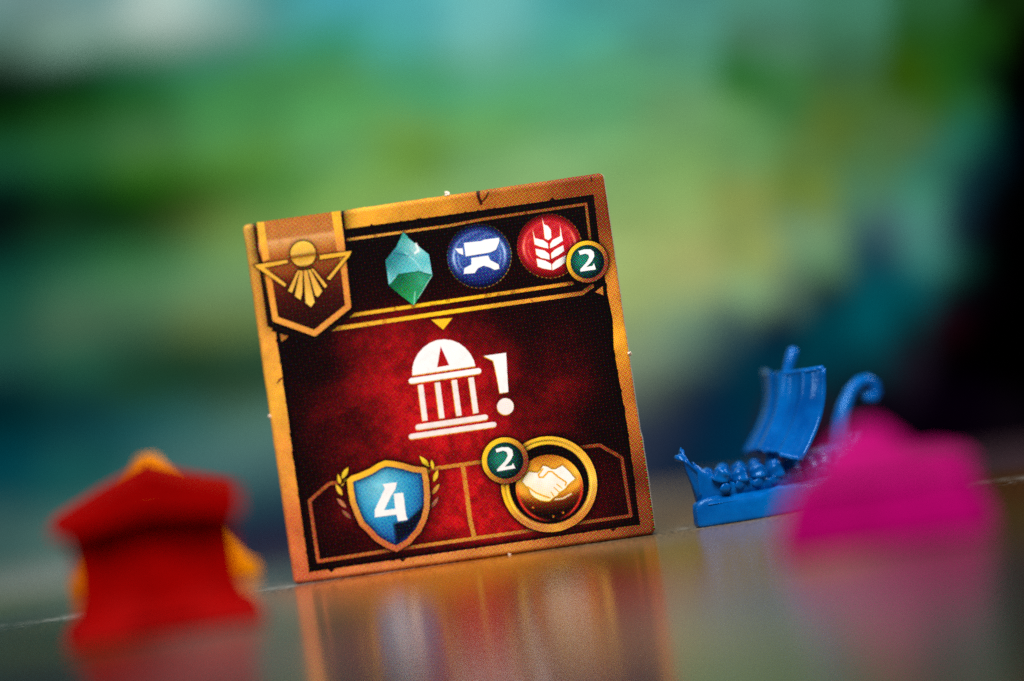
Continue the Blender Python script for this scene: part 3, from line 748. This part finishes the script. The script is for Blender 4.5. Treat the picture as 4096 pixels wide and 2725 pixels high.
def dcol(X, Y):
    dx, dy = (X - dc[0]) / dr, (Y - dc[1]) / dr; rr = np.hypot(dx, dy)
    ks = [-1, -.6, -.2, .2, .45, .75, 1]
    cs = np.array([(170, 96, 20), (250, 176, 48), (255, 204, 76), (244, 166, 44), (110, 44, 10), (24, 6, 6), (20, 6, 6)], float)
    col = np.stack([np.interp(dy + .25 * dx * dx, ks, cs[:, i]) for i in range(3)], -1)
    e = np.exp(-((rr - .95) / .04) ** 2) * np.clip((dy + .35) * 1.6, 0, 1) * np.clip(np.abs(dx) * 1.8 - .1, 0, 1)
    return col * (1 - e[..., None]) + np.array([226, 56, 34.]) * e[..., None]


put(sd_circ(dc, dr), dcol)
FILM.append(('gold_ring_center', ('poly', circ_poly(dc, dr)), 'gold_ring', None))
hand = P(6, [(586, 546), (610, 505), (650, 455), (736, 466), (762, 440), (786, 396), (830, 405), (870, 430), (906, 430), (975, 393), (1040, 452), (1096, 520), (1025, 580), (1005, 612), (965, 640), (938, 655), (925, 680), (888, 702), (850, 735), (810, 736), (762, 728), (705, 700), (665, 660), (655, 625)])
shade(sd_poly(hand, 20), .4, 4)
put(sd_poly(hand + np.array((0, 2.2))), (250, 190, 20), 1, 2)
put(sd_poly(hand), gr(P(6, (760, 480))[0], (255, 255, 255), P(6, (1000, 470))[0], (255, 255, 250), P(6, (850, 600))[0], (255, 250, 240), P(6, (800, 735))[0], (255, 236, 150), P(6, (600, 540))[0], (255, 246, 210)))
for q, wd in (([(785, 425), (742, 485), (752, 508), (790, 506), (838, 452), (872, 452), (935, 505), (1012, 556), (1004, 586)], 15), ([(922, 575), (968, 612)], 10), ([(895, 607), (940, 648)], 10), ([(866, 652), (892, 690)], 10), ([(640, 600), (722, 660), (800, 690), (852, 708)], 15)):
    put(sd_line(P(6, q), L(6, wd)), (238, 176, 40), 1, 1.5)
put(sd_line(P(6, [(905, 722), (980, 712), (1058, 668)]), L(6, 16)), (250, 232, 200), .9, 3)
for q in ((887, 886), (980, 850), (690, 800)): put(sd_circ(P(6, q)[0], L(6, 11)), (226, 130, 30), .9, 4)
FILM.append(('handshake_symbol', ('poly', hand), 'gold_ring', None))
badge(6, (420, 345), 224, 176, [(328, 235), (385, 216), (450, 216), (490, 242), (498, 292), (474, 342), (418, 404), (482, 394), (496, 368), (520, 420), (345, 450), (343, 428), (420, 350), (446, 296), (434, 262), (402, 248), (336, 268)], 'number_badge')

# print wear, then CMYK screening of the flat print (mean colour kept)
img *= (0.93 + .14 * n_fine)[..., None]
LN = lin(np.clip(img, 0, 255)) * 0.99 + .001
del grunge, pc, n_big


def screen(a, ang, per):
    th = math.radians(ang); w_ = 2 * math.pi / per
    t = (np.cos((GX * math.cos(th) + GY * math.sin(th)) * w_) + np.cos((-GX * math.sin(th) + GY * math.cos(th)) * w_)) * .25 + .5
    h, e = np.histogram(t[::7, ::7], 256, (0, 1)); cdf = np.concatenate([[0], np.cumsum(h)]) / h.sum()
    q = 1 - np.interp(t, e, cdf)                      # share of area darker than here
    return np.clip((a - q) / .16 + .5, 0, 1)


mx = LN.max(2); k_ = np.clip(1 - mx, 0, 1) ** 1.3 * .96
per = 5.1
ks_ = screen(k_, 45, per)
out = np.empty_like(LN)
for i, ang in enumerate((15, 75, 0)):
    a_ = 1 - LN[..., i] / np.maximum(1 - k_, 1e-3)
    out[..., i] = (1 - screen(np.clip(a_, 0, 1), ang, per)) * (1 - ks_)
HT = 0.52
out = (out * HT + LN * (1 - HT)) * 0.86
im = bpy.data.images.new('tile_print', N, N, alpha=False, float_buffer=False)
im.colorspace_settings.name = 'sRGB'
o8 = np.clip(out, 0, 1); o8 = np.where(o8 <= 0.0031308, o8 * 12.92, 1.055 * o8 ** (1 / 2.4) - .055)
px = np.ones((N, N, 4), np.float32); px[..., :3] = o8[::-1]
im.pixels.foreach_set(px.ravel()); im.update(); im.pack()
del out, LN, px, o8, img, GX, GY, n_mid, n_fine, tmp

M_print, nt, b = mat_new('printed_card')
ti = nt.nodes.new('ShaderNodeTexImage'); ti.image = im; ti.extension = 'EXTEND'; ti.interpolation = 'Linear'
uvn = nt.nodes.new('ShaderNodeUVMap'); uvn.uv_map = 'print'
nt.links.new(uvn.outputs[0], ti.inputs[0]); nt.links.new(ti.outputs[0], b.inputs['Base Color'])
tc = nt.nodes.new('ShaderNodeTexCoord')
nz = nt.nodes.new('ShaderNodeTexNoise'); nz.inputs['Scale'].default_value = 30; nz.inputs['Detail'].default_value = 6
bp = nt.nodes.new('ShaderNodeBump'); bp.inputs['Strength'].default_value = .12; bp.inputs['Distance'].default_value = .006
nt.links.new(tc.outputs['Object'], nz.inputs['Vector']); nt.links.new(nz.outputs[0], bp.inputs['Height']); nt.links.new(bp.outputs[0], b.inputs['Normal'])
b.inputs['Roughness'].default_value = .42; b.inputs['Specular IOR Level'].default_value = .06

M_card, nt, b = mat_new('grey_card_core')
nz = nt.nodes.new('ShaderNodeTexNoise'); nz.inputs['Scale'].default_value = 40; nz.inputs['Detail'].default_value = 6
rp = nt.nodes.new('ShaderNodeValToRGB'); rp.color_ramp.elements[0].color = (.42, .34, .27, 1); rp.color_ramp.elements[1].color = (.72, .65, .58, 1)
nt.links.new(nz.outputs[0], rp.inputs[0]); nt.links.new(rp.outputs[0], b.inputs['Base Color']); b.inputs['Roughness'].default_value = .9
M_nub, nt, b = mat_new('torn_card_fibre')
nz = nt.nodes.new('ShaderNodeTexNoise'); nz.inputs['Scale'].default_value = 60
rp = nt.nodes.new('ShaderNodeValToRGB'); rp.color_ramp.elements[0].color = (.75, .5, .3, 1); rp.color_ramp.elements[1].color = (.9, .85, .8, 1)
nt.links.new(nz.outputs[0], rp.inputs[0]); nt.links.new(rp.outputs[0], b.inputs['Base Color']); b.inputs['Roughness'].default_value = .9

TILE = empty('game_tile', (-0.011, 0.10, 0.004), math.radians(-4.5))
TILE.scale = (1.009, 1.0, 1.004)
TILE.rotation_euler = (math.radians(-1.3), 0, math.radians(-4.5))
tag(TILE, 'square dark red and gold cardboard tile with white temple symbol, standing on edge', 'game tile')


def uv_front(me):
    uv = me.uv_layers.new(name='print'); n = len(me.loops)
    vi = np.empty(n, int); me.loops.foreach_get('vertex_index', vi)
    co_ = np.empty(len(me.vertices) * 3); me.vertices.foreach_get('co', co_); co_ = co_.reshape(-1, 3)
    q = np.c_[co_[vi, 0] / 2.5 + .5, co_[vi, 2] / 2.5]
    uv.data.foreach_set('uv', q.ravel())


def outline(inset, y, n=40, rc=.034, jit=0.0):
    """rounded square with slightly uneven die-cut edge"""
    h = 1.25; pts = []
    rs = random.Random(7)
    tab = [rs.uniform(-1, 1) for _ in range(4 * n + 8)]
    k = 0
    for cx, cz, sx, sz, a0 in ((h, 2 * h, 1, 1, 90), (h, 0, 1, -1, 0), (-h, 0, -1, -1, -90), (-h, 2 * h, -1, 1, 180)):
        pass
    cs = [(-h, 2 * h), (h, 2 * h), (h, 0), (-h, 0)]
    for i in range(4):
        a = np.array(cs[i]); b2 = np.array(cs[(i + 1) % 4]); d = (b2 - a) / (2 * h); nrm = np.array([-d[1], d[0]])
        for j in range(n):
            t = rc + (2 * h - 2 * rc) * j / (n - 1)
            wobv = tab[k] * .0014 * jit
            if i == 1:                                  # right edge: slight step two thirds down
                wobv += (.008 if j > .72 * n else 0) * jit
            k += 1
            pts.append(a + d * t + nrm * (wobv - inset))
        # corner arc
        c = b2 - d * rc - nrm * rc
        for q in (1, 2, 3):
            th = math.pi / 2 * q / 4
            pts.append(c + (nrm * math.cos(th) + d * math.sin(th)) * (rc - inset))
    return [(float(p[0]), y, float(p[1])) for p in pts]


R_ = .032
rings = []
for a in (0, 15, 35, 60, 90):
    th = math.radians(a); rings.append(outline(R_ * (1 - math.sin(th)), -R_ * math.cos(th) + R_, jit=1 if a > 20 else .4))
bm = loft(rings, cap=False)
vs = [v for v in bm.verts if abs(v.co.y) < 1e-6]
bm.verts.ensure_lookup_table(); n0 = len(rings[0])
bm.faces.new([bm.verts[i] for i in range(n0)])
bmesh.ops.recalc_face_normals(bm, faces=bm.faces)
me = bpy.data.meshes.new('print_face'); bm.to_mesh(me); bm.free(); uv_front(me)
me.polygons.foreach_set('use_smooth', [len(p.vertices) == 4 for p in me.polygons])
face = link('print_face', me, TILE, M_print)
rings = [outline(0.0, R_, jit=1), outline(.003, .06, jit=1), outline(0.0, .12, jit=1), outline(.004, .17, jit=1), outline(.03, .20, jit=.5)]
bm = loft(rings, cap=False); bm.verts.ensure_lookup_table(); n0 = len(rings[0])
bm.faces.new([bm.verts[len(bm.verts) - n0 + i] for i in range(n0)])
bm_to('card_core', bm, TILE, M_card, smooth=False)

# printed motifs, each a very thin ink film on the face
keys = {}
pend = []


def tri_fill(bm, p, y):
    q = [Vector((px_ / 1000 * 2.5 - 1.25, (1000 - py_) / 1000 * 2.5, 0)) for px_, py_ in p]
    if sum(a.x * b.y - b.x * a.y for a, b in zip(q, q[1:] + q[:1])) < 0: q.reverse()
    top = [bm.verts.new((v.x, y, v.y)) for v in q]; bot = [bm.verts.new((v.x, y + .0016, v.y)) for v in q]; n = len(q)
    for tr in tessellate_polygon([q]):
        a, b, c = [q[k] for k in tr]
        if (b - a).cross(c - a).z < 0: tr = tr[::-1]
        bm.faces.new([top[k] for k in tr])              # counter-clockwise seen from the front
    for i in range(n):
        bm.faces.new((top[i], bot[i], bot[(i + 1) % n], top[(i + 1) % n]))


cnt = {}
for name, geo, par, lab in FILM:
    y = -.0016 if par is None else -.0032
    if name in ('gold_line', 'gold_arrowhead'): y = -.0016
    if name == 'number_badge': y = -.0034
    if par == 'number_badge': y = -.0050 if name == 'badge_center' else -.0066
    if name in ('handshake_symbol', 'numeral_four'): y = -.0048
    if name == 'laurel_leaf': y = -.0010
    if name == 'shield_crest': y = -.0020
    if name == 'gold_ring': y = -.0022
    if name == 'gold_ring_center': y = -.0036
    if name == 'ribbon_banner': y = -.0022
    if name == 'ribbon_border': y = -.0032
    if name.startswith('emblem'): y = -.0046
    i_ = cnt[name] = cnt.get(name, -1) + 1
    y -= (i_ % 9) * .00004
    bm = bmesh.new()
    if geo[0] == 'poly':
        tri_fill(bm, geo[1], y)
    else:
        a_, b_ = stroke_poly(geo[1], geo[2]); n = len(a_)
        for i in range(n - 1):
            tri_fill(bm, [a_[i], a_[i + 1], b_[i + 1], b_[i]], y)
    me = bpy.data.meshes.new(name); bm.to_mesh(me); bm.free(); uv_front(me)
    o = link(name, me, keys.get(par, TILE) if par else TILE, M_print)
    if par is None: keys[name] = o
keys_badges = [o for o in C.objects if o.name.startswith('number_badge')]
keys_badges[0]['label'] = 'green and gold number two badge over the wheat disc'
keys_badges[-1]['label'] = 'green and gold number two badge over the handshake ring'


def nub(x, z, s, dirx, dirz, seed):
    rs = random.Random(seed); bm = bmesh.new()
    bmesh.ops.create_icosphere(bm, subdivisions=2, radius=s)
    for v in bm.verts:
        k = 1 + rs.uniform(-.45, .5); v.co *= k
        v.co.y *= 1.6
    t = rs.random
    for _ in range(7):                                   # torn fibres
        a = Vector((dirx + rs.uniform(-.9, .9), rs.uniform(-.7, .7), dirz + rs.uniform(-.9, .9))).normalized()
        sd = a.cross(Vector((0, 1, .3))).normalized() * s * .13
        vv = [bm.verts.new(a * s * .4 + sd), bm.verts.new(a * s * .4 - sd), bm.verts.new(a * s * rs.uniform(1.3, 1.9)), bm.verts.new(a * s * .4 + Vector((0, s * .15, 0)))]
        for f in ((0, 1, 2), (1, 3, 2), (3, 0, 2), (0, 3, 1)): bm.faces.new([vv[i] for i in f])
    bmesh.ops.translate(bm, vec=(x, .03, z), verts=bm.verts)
    bm_to('punch_nub', bm, TILE, M_nub, smooth=False)


def tu(v, p):
    q = P(v, p)[0]; return q[0] / 400 - 1.25, (1000 - q[1]) / 400


x, z = tu(1, (1803, 205)); nub(x, z, .016, 0, 1, 1)
x, z = tu(3, (180, 1045)); nub(x, z, .013, -1, 0, 2)
x, z = tu(6, (460, 1247)); nub(x, z + .002, .015, 0, -1, 3)
x, z = tu(2, (1797, 1600)); nub(1.253, z, .013, 1, 0, 4)


# ------------------------------------------------------------------ blue ship piece
SHIP = empty('ship_piece', (1.56, 0.06, 0.0), math.radians(30))
tag(SHIP, 'bright blue plastic longship with square sail and curled stern, right of the tile', 'ship')
# local: x from bow to stern, y away from the camera side, z up
bm = bmesh.new()
plan = [(-.02, -.035), (.0, -.05), (.15, -.12), (.40, -.20), (.75, -.235), (1.1, -.215), (1.4, -.15), (1.56, -.06), (1.58, 0)]
plan = plan + [(x, -y) for x, y in plan[-2::-1]]
fine = []
for (xa, ya), (xb, yb) in zip(plan, plan[1:] + plan[:1]):
    for k in range(5): fine.append((xa + (xb - xa) * k / 5, ya + (yb - ya) * k / 5))
rings = []
for z, k, wv in ((0, .97, 0), (.014, .995, 0), (.03, 1.0, 0), (.12, .995, .35), (.160, .985, 1), (.178, .95, 1.15), (.182, .90, 1.1)):
    rings.append([(.78 + (x - .78) * k + .004 * math.sin(y * 40), y * k, z + wv * (.014 * math.sin(x * 11.5 + (1.2 if y < 0 else 3)) + .006 * math.sin(x * 27))) for x, y in fine])
bm = loft(rings); bm_to('wave_base', bm, SHIP, M_blue, smooth=True)
# swell on top of the base
nx, ny = 60, 26
bm = bmesh.new(); g_ = []
for i in range(nx):
    u = i / (nx - 1); x = .05 + 1.46 * u; hw = .222 * math.sin(math.pi * min(max(u * .84 + .09, 0), 1)) ** .8
    row = []
    for j in range(ny):
        v = j / (ny - 1) * 2 - 1
        z = .165 + .035 * (math.sin(x * 9 + v * 2.2) * .5 + .5) * (1 - v * v) ** .5 + .02 * math.sin(x * 23 + v * 7) * (1 - abs(v))
        row.append(bm.verts.new((x, v * hw, z if abs(v) < 1 else .15)))
    g_.append(row)
for i in range(nx - 1):
    for j in range(ny - 1): bm.faces.new((g_[i][j], g_[i + 1][j], g_[i + 1][j + 1], g_[i][j + 1]))
bm_to('sea_swell', bm, SHIP, M_blue)
# hull
rings = []
for i in range(26):
    u = i / 25; x = .02 + 1.38 * u
    hw = .15 * max(math.sin(math.pi * (u * .9 + .05)), 0) ** .6 * (1 if u > .02 else .5) + .012
    hw *= min(1, .25 + u * 4.5)
    sheer = .290 - .03 * math.sin(math.pi * u) + .16 * max(0, 1 - u * 5.5) ** 1.5 + .16 * max(0, (u - .86) / .14) ** 1.4
    rings.append([(x, -hw * .55, .13), (x, -hw * .95, .21), (x, -hw, sheer), (x, -hw + .02, sheer + .006), (x, -hw * .55, sheer - .06), (x, hw * .55, sheer - .06), (x, hw - .02, sheer + .006), (x, hw, sheer), (x, hw * .95, .21), (x, hw * .55, .13)])
bm = loft(rings)
bmesh.ops.subdivide_edges(bm, edges=[e for e in bm.edges if e.calc_length() > .03], cuts=2, use_grid_fill=True)
rs = random.Random(5)
for v in bm.verts:                                        # cast lumps and worn mould marks
    k_ = .006 * math.sin(v.co.x * 44) + .004 * math.sin(v.co.x * 97 + v.co.z * 60) + rs.uniform(-.0025, .0025)
    v.co += Vector((0, k_ * (1 if v.co.y > 0 else -1), k_ * .7))
bm_to('hull', bm, SHIP, M_blue)
# ragged rail of shields and gear between the crew
for side in (-1, 1):
    for i in range(9):
        x = .16 + .14 * i + rs.uniform(-.02, .02); y = side * (.115 + .04 * math.sin(math.pi * x / 1.4))
        bm = bmesh.new(); bmesh.ops.create_icosphere(bm, subdivisions=2, radius=.036)
        for v in bm.verts: v.co = Vector((v.co.x * 1.3, v.co.y * .45, v.co.z * 1.1)) * rs.uniform(.85, 1.15)
        o = bm_to('shield', bm, SHIP, M_blue); o.location = (x, y, .245 + rs.uniform(-.012, .012)); o.rotation_euler = (side * -.25, rs.uniform(-.3, .3), 0)
# bow post with beast head
def slab(name, prof, th, parent, r=.01, taper=None):
    bm = bmesh.new(); n = len(prof)
    f = [bm.verts.new((x, -th[i] if hasattr(th, '__len__') else -th, z)) for i, (x, z) in enumerate(prof)]
    k = [bm.verts.new((x, th[i] if hasattr(th, '__len__') else th, z)) for i, (x, z) in enumerate(prof)]
    bm.faces.new(f); bm.faces.new(k[::-1])
    for i in range(n): bm.faces.new((f[i], k[i], k[(i + 1) % n], f[(i + 1) % n]))
    bevel(bm, r, 2)
    return bm_to(name, bm, parent, M_blue)


bow = slab('bow_post', [(.02, .14), (-.005, .30), (-.045, .42), (-.062, .47), (-.105, .485), (-.112, .505), (-.098, .522), (-.075, .520), (-.066, .530), (-.055, .556), (-.046, .545), (-.047, .520), (-.030, .488), (-.005, .44), (.06, .385), (.15, .335), (.24, .30), (.24, .16)], .022, SHIP, .009)
slab('beast_ear', [(-.07, .52), (-.058, .568), (-.048, .525)], .008, bow, .003)
# crew heads / round shields
kn = bmesh.new(); bmesh.ops.create_icosphere(kn, subdivisions=3, radius=.056)
for v in kn.verts:
    k_h = 1 + .10 * math.sin(v.co.z * 95 + v.co.x * 60) + .07 * math.sin(v.co.y * 130 + 1) + (.35 if v.co.z < -.02 else 0)
    v.co = Vector((v.co.x * k_h, v.co.y * k_h, v.co.z * 1.12))
kme = bpy.data.meshes.new('crew_head'); kn.to_mesh(kme); kn.free(); kme.materials.append(M_blue)
kme.polygons.foreach_set('use_smooth', [True] * len(kme.polygons))
rs = random.Random(2)
for side in (-1, 1):
    for i in range(8):
        x = .17 + .142 * i; y = side * (.078 + .045 * math.sin(math.pi * (x / 1.4)))
        z = .345 + rs.uniform(-.012, .012) - .035 * math.sin(math.pi * x / 1.4)
        if side == -1 and i == 1: z -= .02
        h_ = link('crew_head', kme, SHIP); h_.location = (x + .008, y * 1.02, z); h_.rotation_euler = (rs.uniform(-.4, .4), 0, rs.uniform(0, 3))
        h_.scale = (1, 1, rs.uniform(.95, 1.2))
# mast, raked aft
mx0 = .635
bm_to('mast', tube([(mx0 - .01, 0, .16), (mx0 + .02, 0, .32), (mx0 + .06, 0, .44), (mx0 + .12, 0, .62), (mx0 + .22, 0, .84), (mx0 + .275, 0, .98), (mx0 + .325, 0, 1.07), (mx0 + .348, 0, 1.105), (mx0 + .356, 0, 1.12)], [.055, .046, .044, .034, .030, .038, .044, .038, .014], 16), SHIP, M_blue)
# sail: thick billowed sheet hung on a yard
nu, nv = 48, 30
def sail_pt(u, v, off):
    s0 = 1 - 2 * u
    y = (u * 2 - 1) * (.385 - .02 * math.sin(v * 3) + .01 * v)
    z = .42 - .06 * max(s0, 0) ** 1.5 * (1 - v) + .54 * v + .03 * (1 - v) * math.sin(math.pi * u) - .012 * v * math.sin(math.pi * u)
    s = u * 2 - 1
    bill = .095 * s * s * (.75 + .25 * math.sin(math.pi * v)) - .018 * math.exp(-(s / .09) ** 2)
    fold_ = .015 * math.sin(u * 22 + .5 + .5 * v) + .006 * math.sin(u * 49 + v * 3)
    x = mx0 + .065 + .25 * (z - .43) / .53 - .11 + bill + fold_ * (1.1 - v * .3) + .055 * math.sin(math.pi * v)
    if s > 0:
        x += .085 * s * s; y *= 1 + .16 * s
    return (x + off, y, z)


bm = bmesh.new(); F_ = [[bm.verts.new(sail_pt(i / nu, j / nv, 0)) for j in range(nv + 1)] for i in range(nu + 1)]
B_ = [[bm.verts.new(sail_pt(i / nu, j / nv, .034)) for j in range(nv + 1)] for i in range(nu + 1)]
for i in range(nu):
    for j in range(nv):
        bm.faces.new((F_[i][j], F_[i + 1][j], F_[i + 1][j + 1], F_[i][j + 1])); bm.faces.new((B_[i][j], B_[i][j + 1], B_[i + 1][j + 1], B_[i + 1][j]))
for i in range(nu):
    bm.faces.new((F_[i][0], B_[i][0], B_[i + 1][0], F_[i + 1][0])); bm.faces.new((F_[i][nv], F_[i + 1][nv], B_[i + 1][nv], B_[i][nv]))
for j in range(nv):
    bm.faces.new((F_[0][j], F_[0][j + 1], B_[0][j + 1], B_[0][j])); bm.faces.new((F_[nu][j], B_[nu][j], B_[nu][j + 1], F_[nu][j + 1]))
sail = bm_to('sail', bm, SHIP, M_blue)
edge_path = lambda uu: [sail_pt(uu, j / 12, .015) for j in range(13)]
for uu in (0, 1):
    bm_to('sail_hem', tube(edge_path(uu), .019, 8), sail, M_blue)
bm_to('sail_hem', tube([sail_pt(i / 20, 0, .015) for i in range(21)], .019, 8), sail, M_blue)
bm_to('yard', tube([sail_pt(i / 20, 1, .015) for i in range(21)], .021, 8), SHIP, M_blue)
# stern post with curl
path = [(1.24, 0, .22), (1.26, 0, .36), (1.265, 0, .46), (1.29, 0, .56), (1.34, 0, .66), (1.41, 0, .75), (1.49, 0, .80), (1.56, 0, .805), (1.61, 0, .765), (1.615, 0, .71), (1.58, 0, .672), (1.535, 0, .685), (1.53, 0, .72)]
bm_to('stern_curl', tube(path, [.085, .078, .070, .060, .052, .046, .043, .044, .047, .048, .046, .038, .02], 14), SHIP, M_blue)
slab('steering_deck', [(1.02, .26), (1.02, .36), (1.08, .385), (1.22, .40), (1.24, .30), (1.2, .24)], .09, SHIP, .02)
bm_to('steering_oar', tube([(1.2, -.13, .40), (1.23, -.17, .30), (1.27, -.20, .18)], [.014, .016, .03], 8), SHIP, M_blue)


# ------------------------------------------------------------------ buildings
def block(name, secs, parent, mat, r=.015, rot=0):
    """stack of rectangular sections (hx, hy, z[, cx, cy])"""
    rings = []
    for s_ in secs:
        hx, hy, z = s_[:3]; cx, cy = (s_[3:] + (0, 0))[:2] if len(s_) > 3 else (0, 0)
        rings.append(boxring(cx - hx, cx + hx, cy - hy, cy + hy, z))
    bm = loft(rings); bevel(bm, r, 2)
    return bm_to(name, bm, parent, mat, smooth=False)


# red gabled house, near the camera
RED = empty('house_piece', (-1.99, -2.02, 0), math.radians(6))
tag(RED, 'blurred red plastic house with overhanging roof in the left foreground', 'house piece')
block('plinth', [(.62, .50, 0), (.635, .52, .02), (.61, .50, .08), (.52, .43, .16)], RED, M_red, .02)
block('wall', [(.54, .41, .15), (.50, .38, .26), (.49, .37, .45), (.51, .39, .62), (.53, .41, .76)], RED, M_red, .02)
for sx in (-1, 1):
    block('corner_pier', [(.075, .06, .12, sx * .47, -.37), (.06, .05, .3, sx * .45, -.36), (.06, .05, .60, sx * .455, -.37), (.08, .07, .72, sx * .48, -.40)], RED, M_red, .01)
block('door', [(.13, .02, .13, 0, -.375), (.12, .02, .45, 0, -.372), (.09, .02, .50, 0, -.372)], RED, M_red, .006)
block('step', [(.2, .07, .1, 0, -.45), (.19, .06, .15, 0, -.45)], RED, M_red, .01)
bm = bmesh.new()
prof = [(-.60, .69), (-.63, .76), (-.59, .80), (-.28, .94), (.04, 1.06), (.30, .96), (.55, .88), (.585, .85), (.57, .70), (.3, .74), (0, .78), (-.3, .74)]
f = [bm.verts.new((x, -.56, z)) for x, z in prof]; k = [bm.verts.new((x, .52, z)) for x, z in prof]
bm.faces.new(f); bm.faces.new(k[::-1])
for i in range(len(prof)): bm.faces.new((f[i], k[i], k[(i + 1) % len(prof)], f[(i + 1) % len(prof)]))
bevel(bm, .02, 2); rf = bm_to('roof', bm, RED, M_red, smooth=False)
bm_to('ridge', tube([(.04, -.57, 1.045), (.04, .53, 1.045)], .03, 8), rf, M_red)

# amber pyramid-roofed piece behind the red one
YEL = empty('tent_piece', (-2.30, 2.0, 0), math.radians(20))
tag(YEL, 'blurred amber yellow peaked plastic piece mostly hidden behind the red house', 'building piece')
block('plinth', [(.56, .56, 0), (.57, .57, .03), (.55, .55, .12)], YEL, M_yellow, .02)
block('roof', [(.52, .52, .11), (.38, .38, .32), (.26, .26, .54), (.15, .15, .76), (.05, .05, .95)], YEL, M_yellow, .02)
block('doorway', [(.12, .03, .1, 0, -.53), (.10, .03, .3, 0, -.45)], YEL, M_yellow, .01)

# magenta town piece, nearest on the right
PNK = empty('town_piece', (2.58, -3.12, 0), math.radians(-8))
tag(PNK, 'strongly blurred magenta plastic town piece with a peaked tower, right foreground', 'building piece')
block('plinth', [(.63, .42, 0), (.65, .44, .03), (.63, .42, .14)], PNK, M_pink, .04)
block('town_wall', [(.615, .38, .13), (.60, .37, .24), (.53, .34, .36), (.48, .30, .42)], PNK, M_pink, .04)
block('tower', [(.27, .25, .38, -.10, -.05), (.26, .24, .50, -.08, -.05)], PNK, M_pink, .02)
block('tower_roof', [(.36, .32, .40, -.10, -.05), (.27, .24, .54, -.06, -.05), (.15, .14, .66, -.05, -.05), (.06, .06, .73, -.04, -.05)], PNK, M_pink, .02)
block('hall', [(.24, .30, .34, .33, 0), (.22, .30, .42, .32, 0)], PNK, M_pink, .05)
block('hall_roof', [(.26, .34, .41, .32, 0), (.22, .30, .47, .30, 0), (.12, .24, .52, .24, 0)], PNK, M_pink, .05)
block('buttress', [(.07, .08, .12, -.50, -.36), (.06, .06, .38, -.48, -.34)], PNK, M_pink, .02)
